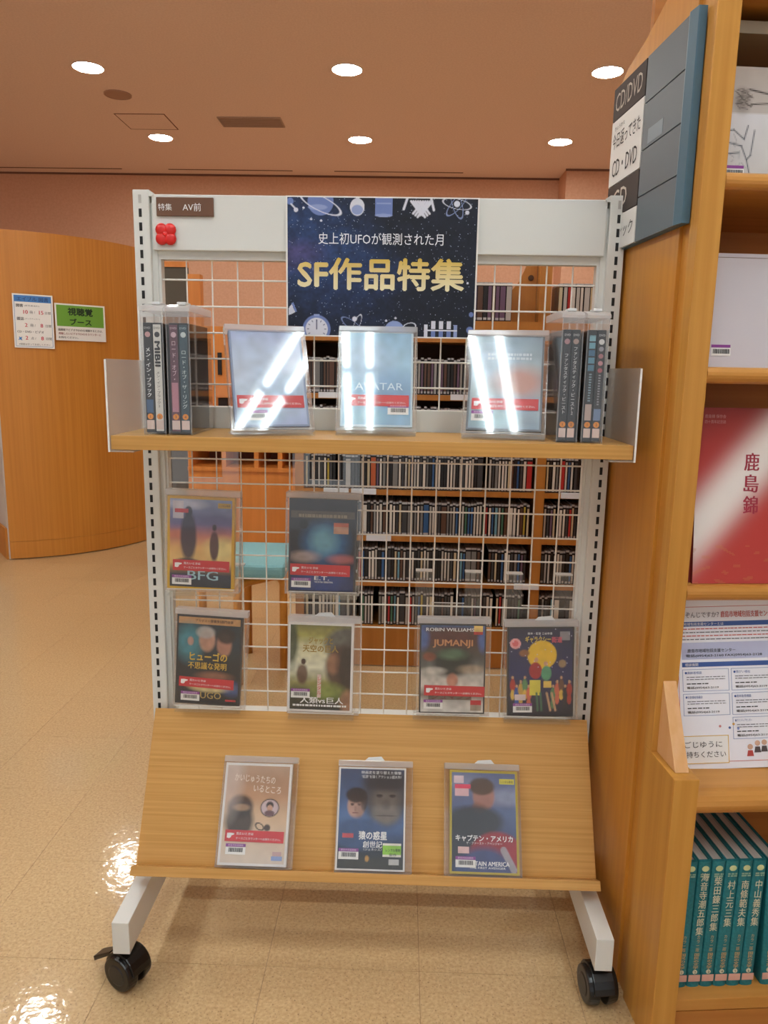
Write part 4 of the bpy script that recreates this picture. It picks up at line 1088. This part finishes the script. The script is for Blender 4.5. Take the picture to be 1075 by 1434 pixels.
MB().box(-0.006, 0.006, -0.0005, -0.0003, 0.035, 0.058).build('spine_picture', mat('3a5a80', 0.5), t)
t = spine_dvd(-0.3820, -0.3660, ('1b1b1e', 'd9d8d2'), 'white spined DVD with bold black lettering beside the left end', (0, '3a3a3a', '2c2c30', '2'))
text('MIBII', t, INK, 0, 0.137, 0.044, 0.0098, y=-0.0009, bold=0.04, roll=-PI / 2)
vtext(t, 'メン・イン・ブラック2', '2c2c2c', 0.076, 0.062, 0.0065)
t = spine_dvd(-0.3535, -0.3370, ('1b181c', '5d3344'), 'plum spined DVD in the second security case from the left', (0, 'c8b0b8', 'c8a8b4', '3'))
vtext(t, 'ロード・オブ・', 'd8b8c0', 0.126, 0.066)
MB().box(-0.0055, 0.0055, -0.0005, -0.0003, 0.037, 0.088).build('spine_picture', mat('b07888', 0.5), t)
t = spine_dvd(-0.3365, -0.3200, ('14181c', '2b4450'), 'dark teal spined DVD in the second security case from the left', (0, 'b0c4c8', 'c8d4d4', '4'))
vtext(t, 'ロード・オブ・ザ・リング', 'c4d4d4', 0.093, 0.100, 0.0085)
t = spine_dvd(0.3270, 0.3415, ('191b1f', '26282d'), 'black spined DVD with white upright lettering in the third security case', (0, 'dcdcdc', 'a87f86', '1'))
vtext(t, 'ファンタスティック・ビースト', 'd8d8d8', 0.098, 0.102, 0.0065)
t = spine_dvd(0.3420, 0.3565, ('191b1f', '22252a'), 'second black spined DVD in the third security case', (0, 'dcdcdc', 'a88f86', '2'))
vtext(t, 'ファンタスティック・ビースト2', 'd8d8d8', 0.103, 0.115, 0.0065)
t = spine_dvd(0.3700, 0.3845, ('14171a', '1b1f22'), 'black spined DVD with pale blue tiles in the rightmost security case', (0, '1b1f22', None, '1'))
for k in range(5): MB().box(-0.0052, 0.0052, -0.0005, -0.0003, 0.121 + k * 0.0125, 0.131 + k * 0.0125).build('spine_picture', mat(('4a7a94', '5a90a8', '3c6a8a', '6aa0b4', '7fb0bc')[k], 0.5), t)
MB().box(-0.0055, 0.0055, -0.0005, -0.0003, 0.036, 0.064).build('spine_picture', mat('b8a49c', 0.5), t)
ink_lines(t, mat('7c929c', 0.5), -0.0022, 0.0022, [0.070 + 0.0045 * k for k in range(11)], tk=0.0025, seed=4, y=-0.0008)
t = spine_dvd(0.3855, 0.4005, ('14171a', '201f22'), 'black spined DVD with small red and pink emblems at the right end', (0, 'c8c8c8', 'd4d4d4', '2'))
for k in range(4): MB().sphere((0, -0.0004, 0.122 + k * 0.012), 0.0042, 0.0003, 0.0042, 10, 6).build('emblem', mat(('a85a62', 'b8848c', 'a06a70', '8f8f98')[k], 0.5), t)
ink_lines(t, mat('8c8c92', 0.5), -0.0018, 0.0018, [0.064 + 0.0045 * k for k in range(12)], tk=0.0025, seed=6, y=-0.0008)
MB().box(-0.006, 0.006, -0.0005, -0.0003, 0.036, 0.056).build('spine_picture', mat('6a7fa0', 0.5), t)

def spine_keeper(x0, x1, label, rz=0.0):
    t = thing('security_case', label, 'security case', ((x0 + x1) / 2, -0.170, ZS + 0.0002), None, 'clear security cases')
    w2 = (x1 - x0) / 2; d = 0.150; h = 0.213
    MB().box(-w2, w2, 0, 0.001, 0, h).build('front_sheet', CLEAR, t)
    for s in (-1, 1):
        xa, xb = sorted((s * w2, s * (w2 - 0.001)))
        MB().box(xa, xb, 0.001, d, 0, h).build('side_sheet', CLEAR, t)
    MB().box(-w2 + 0.001, w2 - 0.001, 0.001, d, 0, 0.001).build('floor_sheet', CLEAR, t)
    for s in (-1, 1):
        xa, xb = sorted((s * w2, s * (w2 - 0.0014)))
        MB().box(xa, xb, -0.0012, -0.0002, 0, h).build('corner_edge', RIM, t)
    MB().box(-w2 + 0.001, w2 - 0.001, d - 0.001, d, 0.001, h).build('back_sheet', CLEAR, t)
    MB().prism([(-0.002, h), (d, h), (d, h + 0.012), (0.03, h + 0.013), (0.004, h + 0.008), (-0.002, h + 0.004)], 'x', -w2 - 0.001, w2 + 0.001).build('lock_bar', LOCK, t)
    MB().box(-w2 * 0.3, w2 * 0.5, 0.02, 0.05, h + 0.012, h + 0.017).build('hang_tab', mat('dcdedd', 0.3), t, bevel=0.0015)
    return t
spine_keeper(-0.4015, -0.3620, 'clear security case holding two spine-out DVDs at the left shelf end')
spine_keeper(-0.3570, -0.3160, 'clear security case holding the plum and teal spined DVDs')
spine_keeper(0.3235, 0.3600, 'clear security case holding two lettered black spined DVDs')
spine_keeper(0.3665, 0.4040, 'clear security case holding two black spined DVDs at the right shelf end')

# ================================================================== THE BOOKCASE ON THE RIGHT
BR = math.radians(5.0)
BP = (0.497, -0.295, 0)
bc = thing('bookcase', 'tall orange beech bookcase at the right with deeper lower part', 'bookcase', BP)
bc.rotation_euler = (0, 0, BR)
MB().prism([(0.075, 0), (0.40, 0), (0.40, 1.70), (0.36, 1.722), (0.28, 1.74), (0.2, 1.768), (0.075, 1.86)], 'x', 0.0, 0.034).build('side_panel', BEECH, bc, bevel=0.001)
MB().box(0.006, 0.034, 0.040, 0.075, 0, 2.05).build('side_groove', BEECH, bc)
MB().box(0.0, 0.037, 0.012, 0.040, 0.515, 2.05).build('front_post', BEECHL, bc, bevel=0.0015)
MB().box(0.0, 0.042, -0.080, 0.040, 0.0, 0.515).build('lower_post', BEECHL, bc, bevel=0.0015)
MB().prism([(0.012, 0.516), (-0.060, 0.516), (0.012, 0.645)], 'x', 0.010, 0.033).build('gusset', ASH, bc, bevel=0.0008)
MB().box(0.037, 1.10, 0.345, 0.36, 0.08, 2.05).build('back_panel', BEECHD, bc)
MB().box(1.065, 1.10, 0.012, 0.345, 0.0, 2.05).build('side_panel', BEECH, bc)
def bshelf(z, th, yf, x0=0.037):
    pts = [(0.345, z - th), (0.345, z)]
    r = th / 2
    pts += [(yf + r, z)]
    for k in range(1, 8):
        u = PI / 2 + PI * k / 8
        pts.append((yf + r + r * math.cos(u), z - r + r * math.sin(u)))
    pts += [(yf + r, z - th)]
    return MB().prism(pts, 'x', x0, 1.065)
for z in (0.810, 1.168, 1.457): bshelf(z, 0.026, 0.010).build('shelf', BEECHS, bc)
bshelf(1.745, 0.026, 0.06).build('shelf', BEECHS, bc)
MB().box(0.037, 1.065, 0.10, 0.345, 1.682, 1.70).build('underside_board', mat('8d8270', 0.6), bc)  # grey-brown board on the underside of the top shelf
bshelf(0.487, 0.042, -0.078, 0.042).build('counter_board', BEECHS, bc)
MB().box(0.042, 1.065, -0.066, 0.345, 0.070, 0.092).build('base_shelf', BEECHS, bc, bevel=0.001)
MB().box(0.042, 1.065, -0.066, -0.048, 0.0, 0.068).build('kick_panel', BEECHD, bc)

# guide sign on its side panel: local x of the sign = depth of the bookcase, seen from the left
def on_bc(x, y, z):
    c, s = math.cos(BR), math.sin(BR)
    return (BP[0] + x * c - y * s, BP[1] + x * s + y * c, z)
sg = obj('guide_sign', None, None, on_bc(-0.001, 0.385, 1.386))
sg.rotation_euler = (0, 0, BR - PI / 2)        # sign local x runs from the back towards the aisle, front faces left
tag(sg, 'blue grey guide sign of sliding plates on the bookcase side panel', 'sign')
SGB = mat('4f6472', 0.45); SGP = mat('56616a', 0.4); SGD = mat('352a26', 0.6); SGW = mat('dcdad6', 0.4)
MB().box(0.0, 0.345, -0.010, 0.0, 0.0, 0.306).build('backing', mat('456474', 0.5), sg)
MB().prism([(0.318, -0.010), (0.345, -0.010), (0.345, -0.013), (0.322, -0.016), (0.318, -0.015)], 'z', 0.0, 0.306).build('edge_profile', mat('47687a', 0.4), sg)
for k in range(4):
    MB().box(0.160, 0.3172, -0.0135, -0.010, 0.0765 * k + 0.001, 0.0765 * k + 0.0752).build('blank_plate', SGP, sg)
MB().box(0.185, 0.245, -0.0139, -0.0135, 0.158, 0.182).build('faded_label', mat('7c8a94', 0.45), sg)
pl = MB().box(0.003, 0.157, -0.0140, -0.010, 0.246, 0.304).build('title_plate', SGD, sg)
text('CD/DVD', pl, mat('b8aea2', 0.5), 0.080, 0.275, 0.128, 0.032, y=-0.0146)
pl = MB().box(0.003, 0.157, -0.0140, -0.010, 0.127, 0.244).build('title_plate', SGW, sg)
text('今日返ってきた', pl, INK, 0.080, 0.206, 0.136, 0.028, y=-0.0146)
text('きょうかえ', pl, INK, 0.045, 0.229, 0.05, 0.007, y=-0.0146)
text('CD・DVD', pl, INK, 0.080, 0.156, 0.122, 0.030, y=-0.0146)
pl = MB().box(0.003, 0.157, -0.0140, -0.010, 0.066, 0.125).build('title_plate', SGD, sg)
text('CD', pl, mat('c8beb2', 0.5), 0.070, 0.095, 0.07, 0.036, y=-0.0146)
pl = MB().box(0.003, 0.157, -0.0140, -0.010, 0.002, 0.064).build('title_plate', SGW, sg)
text('クラシック', pl, INK, 0.080, 0.033, 0.13, 0.024, y=-0.0146)

# things on the bookcase shelves
def bthing(name, label, cat, x, y, z, tilt=0.0, group=None, rz=0.0):
    return thing(name, label, cat, on_bc(x, y, z), (BR + rz, tilt, 0), group)
def mini_barcode(t, x, z, y):
    a = MB().box(-0.016, 0.016, -0.0003, 0, 0, 0.013).build('barcode_label', PAPER, t, (x, y, z))
    obj('bars', bars_me, a, (0, -0.0004, 0.0035))
    MB().box(-0.016, 0.016, -0.0003, 0, 0.0135, 0.018).build('library_strip', PURPLE, t, (x, y, z))
# magazine with loose sketch strokes
t = bthing('magazine', 'pale grey magazine with loose dark sketch strokes on the topmost shelf', 'magazine', 0.150, 0.065, 1.4575, -0.16)
MB().box(-0.105, 0.105, 0.0, 0.006, 0, 0.176).build('pages', PAPER, t)
A = Art(110, 84, 'c4c1be')
A.grad([(0, 'a89c92'), (0.4, 'b4aca6'), (0.42, 'cccccf'), (1, 'c3c2c0')])
A.ell(0.20, 0.30, 0.06, 0.10, '6a6058', 0.9, 0.6); A.line(0.26, 0.2, 0.6, 0.28, 0.006, '3a3430'); A.line(0.27, 0.33, 0.6, 0.3, 0.005, '4a443e')
for (x0, y0, x1, y1) in ((0.02, 0.58, 0.14, 0.56), (0.14, 0.56, 0.22, 0.64), (0.22, 0.64, 0.25, 0.52), (0.05, 0.66, 0.2, 0.7), (0.2, 0.7, 0.24, 0.82), (0.24, 0.82, 0.27, 0.98), (0.3, 0.56, 0.27, 0.78), (0.03, 0.78, 0.18, 0.76), (0.27, 0.78, 0.24, 0.82)):
    A.line(x0, y0, x1, y1, 0.005, '4c525c', 0.9)
qs = random.Random(21)
for k in range(26):
    x0, y0 = 0.14 + qs.random() * 0.11, 0.2 + qs.random() * 0.16
    A.line(x0, y0, x0 + 0.02 + 0.04 * qs.random(), y0 + 0.08 * (qs.random() - 0.4), 0.003, '3f3833', 0.7)
for k in range(16):
    x0, y0 = 0.02 + qs.random() * 0.22, 0.58 + qs.random() * 0.34
    A.line(x0, y0, x0 + 0.05 * (qs.random() - 0.3), y0 + 0.07 * qs.random(), 0.0028, '6a7078', 0.55)
A.noise(0.06, 8)
A.build('cover', t, 0.21, 0.176, 0, -0.0005, 0, PRINTP)
mini_barcode(t, -0.075, 0.004, -0.001)
# white magazine
t = bthing('magazine', 'plain white magazine standing on the second shelf of the bookcase', 'magazine', 0.160, 0.055, 1.1685, -0.14)
MB().box(-0.110, 0.110, 0.0, 0.006, 0, 0.183).build('pages', mat('cbc7ce', 0.5), t)
MB().box(-0.110, 0.110, -0.0006, 0, 0.176, 0.1768).build('fold_line', mat('8a7a74', 0.6), t)
mini_barcode(t, -0.082, 0.018, -0.0006)
# red booklet, several copies one behind the other
RB = mat('8e2c28', 0.4)
for k in range(3):
    lb = ('red and white booklet with brush lettering, front copy on the third shelf', 'red booklet copy directly behind the front brush lettered copy', 'rearmost red booklet copy on the third shelf')[k]
    t = bthing('booklet', lb, 'booklet', 0.158 - 0.004 * k, 0.030 + 0.008 * k, 0.8105, -0.13, 'red booklets on the third shelf')
    MB().box(-0.105, 0.105, 0.0, 0.005, 0, 0.294).build('pages', RB, t)
    if k == 0:
        A = Art(84, 118, 'b0302e')
        u = A.x * 0.62 + A.y * 0.80
        d = A.y - (0.70 - 0.80 * A.x)
        band = np.exp(-(np.abs(d) / 0.20) ** 2.6)
        A.grad([(0, '8c2f2c'), (0.35, 'b23834'), (1, 'b8403a')]); A.mix(band, 'e8e2de')
        wv = (np.sin(A.x * 26 + 2.2 * np.sin(A.y * 34)) + np.sin(A.y * 95 + 3 * np.sin(A.x * 11))) > 1.45
        A.mix(wv * (A.y > 0.78) * 0.3, 'c07a4a')
        A.build('cover', t, 0.21, 0.294, 0, -0.0005, 0, PRINTP)
        BR_ = mat('a02a40', 0.5)
        for q, ch in enumerate('鹿島錦'): text(ch, t, BR_, -0.009, 0.205 - 0.036 * q, 0.026, 0.030, y=-0.001, bold=0.02)
        LR = mat('c08a84', 0.5)
        text('鹿島錦 保存会', t, LR, -0.074, 0.280, 0.036, 0.006, y=-0.001)
        text('四十周年記念誌', t, LR, -0.074, 0.271, 0.036, 0.006, y=-0.001)
# leaflets on the counter board
for k in range(3):
    lb = ('white leaflet with blue bars and red heading, front sheet on the counter board', 'white leaflet sheet just behind the front blue barred leaflet', 'rearmost white leaflet sheet on the counter board')[k]
    t = bthing('leaflet', lb, 'leaflet', 0.145 - 0.002 * k, 0.002 + 0.007 * k, 0.4875, -0.22, 'leaflets on the counter board', rz=-0.02)
    t.rotation_euler[1] = -0.03
    MB().box(-0.100, 0.100, 0.0, 0.0045, 0, 0.295).build('sheet', mat('eef0f8', 0.45), t)
    if k: continue
    PB = mat('3a5a9c', 0.5); PR_ = mat('c0504a', 0.5); PL = mat('b9bfdc', 0.5); GX = mat('6a6a74', 0.5); BX = mat('8a9ac0', 0.5)
    def fr(x0, x1, z0, z1, m, tk=0.0008):
        mb = MB()
        for q in ((x0, x1, z0, z0 + tk), (x0, x1, z1 - tk, z1), (x0, x0 + tk, z0 + tk, z1 - tk), (x1 - tk, x1, z0 + tk, z1 - tk)): mb.box(q[0], q[1], -0.0004, 0, q[2], q[3])
        return mb.build('printed_frame', m, t)
    fr(-0.092, 0.091, 0.012, 0.280, PR_)
    text('ごぞんじですか？', t, GX, -0.085, 0.266, 0.068, 0.010, y=-0.0006, align='L', bold=0.01)
    text('鹿島市地域包括支援センター', t, PR_, -0.014, 0.266, 0.098, 0.011, y=-0.0006, align='L', bold=0.02)
    for z, s_ in ((0.250, '地域包括支援センターとは'), (0.180, '相談機関')):
        bbar = MB().box(-0.085, 0.084, -0.0004, 0, z - 0.004, z + 0.004).build('blue_bar', PB, t)
        text(s_, bbar, WTXT, -0.080, z, None, 0.0055, y=-0.0008, align='L')
    ink_lines(t, PR_, -0.083, 0.075, (0.2415, 0.2295), seed=2); ink_lines(t, GX, -0.083, 0.082, (0.2355, 0.2235), seed=3)
    lav = MB().box(-0.085, 0.084, -0.0004, 0, 0.189, 0.218).build('lavender_panel', PL, t)
    text('鹿島市地域包括支援センター', lav, INK, -0.075, 0.204, 0.085, 0.0065, y=-0.0008, align='L', bold=0.01)
    text('電話(0954)63-2160 FAX(0954)63-2128', lav, INK, -0.078, 0.195, 0.135, 0.006, y=-0.0008, align='L', bold=0.01)
    for cx_, zt, ti in ((-0.044, 0.172, '●高齢者相談'), (0.042, 0.172, '●障がい福祉'), (-0.044, 0.130, '●社会福祉協議会'), (0.042, 0.130, '●成年後見相談'), (0.042, 0.088, '●ボランティアセンター')):
        fr(cx_ - 0.041, cx_ + 0.041, zt - 0.038, zt, BX)
        text(ti, t, PB, cx_ - 0.037, zt - 0.006, 0.03, 0.005, y=-0.0006, align='L')
        ink_lines(t, GX, cx_ - 0.034, cx_ + 0.034, (zt - 0.0135, zt - 0.0175), seed=int(zt * 1000), tk=0.0012)
        ink_lines(t, INK, cx_ - 0.034, cx_ + 0.004, (zt - 0.025,), seed=5)
        text('電話(0954)63-2119', t, INK, cx_ - 0.034, zt - 0.032, 0.056, 0.005, y=-0.0006, align='L', bold=0.01)
    OY = mat('d8b25a', 0.5)
    MB().box(-0.096, -0.008, -0.0010, -0.0004, 0.010, 0.058).build('free_card', mat('f0f0ee', 0.5), t)
    mb = MB()
    for q in ((-0.096, -0.008, 0.010, 0.0112), (-0.096, -0.008, 0.0568, 0.058), (-0.0092, -0.008, 0.0112, 0.0568)): mb.box(q[0], q[1], -0.0013, -0.0010, q[2], q[3])
    mb.build('card_border', OY, t)
    text('ごじゆうに', t, INK, -0.020, 0.043, 0.066, 0.011, y=-0.0016, align='R')
    text('お持ちください', t, INK, -0.014, 0.026, 0.080, 0.011, y=-0.0016, align='R')
    for q, (x, z, c_) in enumerate(((-0.022, 0.073, 'd08a8a'), (-0.005, 0.070, '4a6aa8'), (0.002, 0.076, 'd0a050'), (0.010, 0.068, '8a9ad0'))):
        MB().cyl((x, -0.0006, z), (x, -0.0002, z), 0.0022, n=10).build('printed_dot', mat(c_, 0.5), t)
    for q, (x, z, c_) in enumerate(((0.030, 0.030, 'b84a44'), (0.043, 0.036, '50484a'), (0.055, 0.037, '50484a'))):
        MB().cyl((x, -0.0006, z + 0.006), (x, -0.0002, z + 0.006), 0.0048, n=12).build('printed_head', mat('d0a890', 0.5), t)
        MB().prism([(x - 0.006, z - 0.010), (x + 0.006, z - 0.010), (x + 0.004, z), (x - 0.004, z)], 'y', -0.0006, -0.0002).build('printed_body', mat(c_, 0.5), t)
t = bthing('leaflet', 'green and orange leaflet at the right edge of the counter board', 'leaflet', 0.352, 0.020, 0.4875, -0.2)
MB().box(-0.105, 0.105, 0.0, 0.004, 0, 0.297).build('sheet', mat('d8d4b8', 0.5), t)
MB().box(-0.105, 0.105, -0.0004, 0, 0.20, 0.26).build('orange_band', mat('c8643a', 0.5), t)
MB().box(-0.105, 0.105, -0.0004, 0, 0.262, 0.297).build('green_band', mat('8a9a4a', 0.5), t)
t = bthing('leaflet_holder', 'dark clear plastic leaflet holder pocket at the right edge of the counter board', 'holder', 0.350, -0.012, 0.4875, -0.2)
MB().box(-0.112, 0.112, 0.0, 0.002, 0, 0.13).build('front_pocket', ACRYL, t)
MB().box(-0.112, 0.112, 0.040, 0.042, 0, 0.30).build('back_plate', mat('4a4644', 0.4), t)
MB().box(-0.112, 0.112, 0.002, 0.040, 0, 0.002).build('pocket_floor', ACRYL, t)

# teal literary set on the base shelf
names = ['', '海音寺潮五郎集', '柴田錬三郎集', '村上元三集', '南條範夫集', '中山義秀集', '山岡荘八集']
TEALB = grain_mat('teal_cloth', '1d6f76', '247d84', (200, 200, 200), 0.5, 0.05)
PAGES = grain_mat('page_block', 'd6d2ca', 'c6c2ba', (400, 4, 4), 0.8, 0.0)
desc = ['teal book half hidden behind the bookcase post', 'first fully seen teal book beside the bookcase post', 'second fully seen teal book from the bookcase post', 'third fully seen teal book from the bookcase post', 'fourth fully seen teal book from the bookcase post', 'fifth fully seen teal book, beside the dark gap', 'teal book leaning at the right edge beyond the dark gap']
for k in range(7):
    x = 0.0535 + 0.0243 * k + (0.014 if k == 6 else 0)
    t = bthing('book', desc[k], 'book', x + 0.0118, -0.040, 0.0925, 0.0, 'teal book set on the base shelf')
    if k == 6: t.rotation_euler[1] = -0.05
    wd, H, D_ = 0.0232, 0.246, 0.170
    spn = []
    for q in range(9):
        u = PI * q / 8; spn.append((-wd / 2 * math.cos(u), 0.004 - 0.004 * math.sin(u)))
    mb = MB().prism(spn + [(wd / 2, D_), (wd / 2 - 0.0025, D_), (wd / 2 - 0.0025, 0.007), (-wd / 2 + 0.0025, 0.007), (-wd / 2 + 0.0025, D_), (-wd / 2, D_)], 'z', 0, H)
    mb.build('cover', TEALB, t)
    MB().box(-wd / 2 + 0.0026, wd / 2 - 0.0026, 0.0072, D_ - 0.004, 0.003, H - 0.004).build('page_block', PAGES, t)
    CRM = mat('d8d4b8', 0.5); GLD = mat('c8a878', 0.5)
    if k: text(names[k], t, CRM, 0, 0.165, 0.0135, 0.022 * len(names[k]) * 0.72 + 0.01, y=-0.0012, vertical=True, bold=0.01)
    text('カラー版', t, GLD, 0, 0.088, 0.0065, 0.032, y=-0.0012, vertical=True)
    text('国民の文学', t, GLD, 0, 0.053, 0.0095, 0.032, y=-0.0012, vertical=True, bold=0.02)
    ink_lines(t, mat('8fb09a', 0.5), -0.008, 0.008, (0.2225, 0.2185), tk=0.0028, seed=k, y=-0.0010)
    MB().sphere((0, -0.0005, 0.233), 0.0065, 0.0008, 0.0055, 10, 6).build('emblem', mat('c8cf9a', 0.5), t)
    d_ = MB().cyl((0, -0.0012, 0.031), (0, -0.0004, 0.031), 0.0042, n=14).build('number_dot', CRM, t)
    text(str(k + 1), d_, INK, 0, 0.031, None, 0.005, y=-0.0016)
    MB().box(-0.0105, 0.0105, -0.0010, -0.0004, 0.012, 0.025).build('shelf_mark', mat('d4a494', 0.5), t)

print('individual CDs', n_ind)
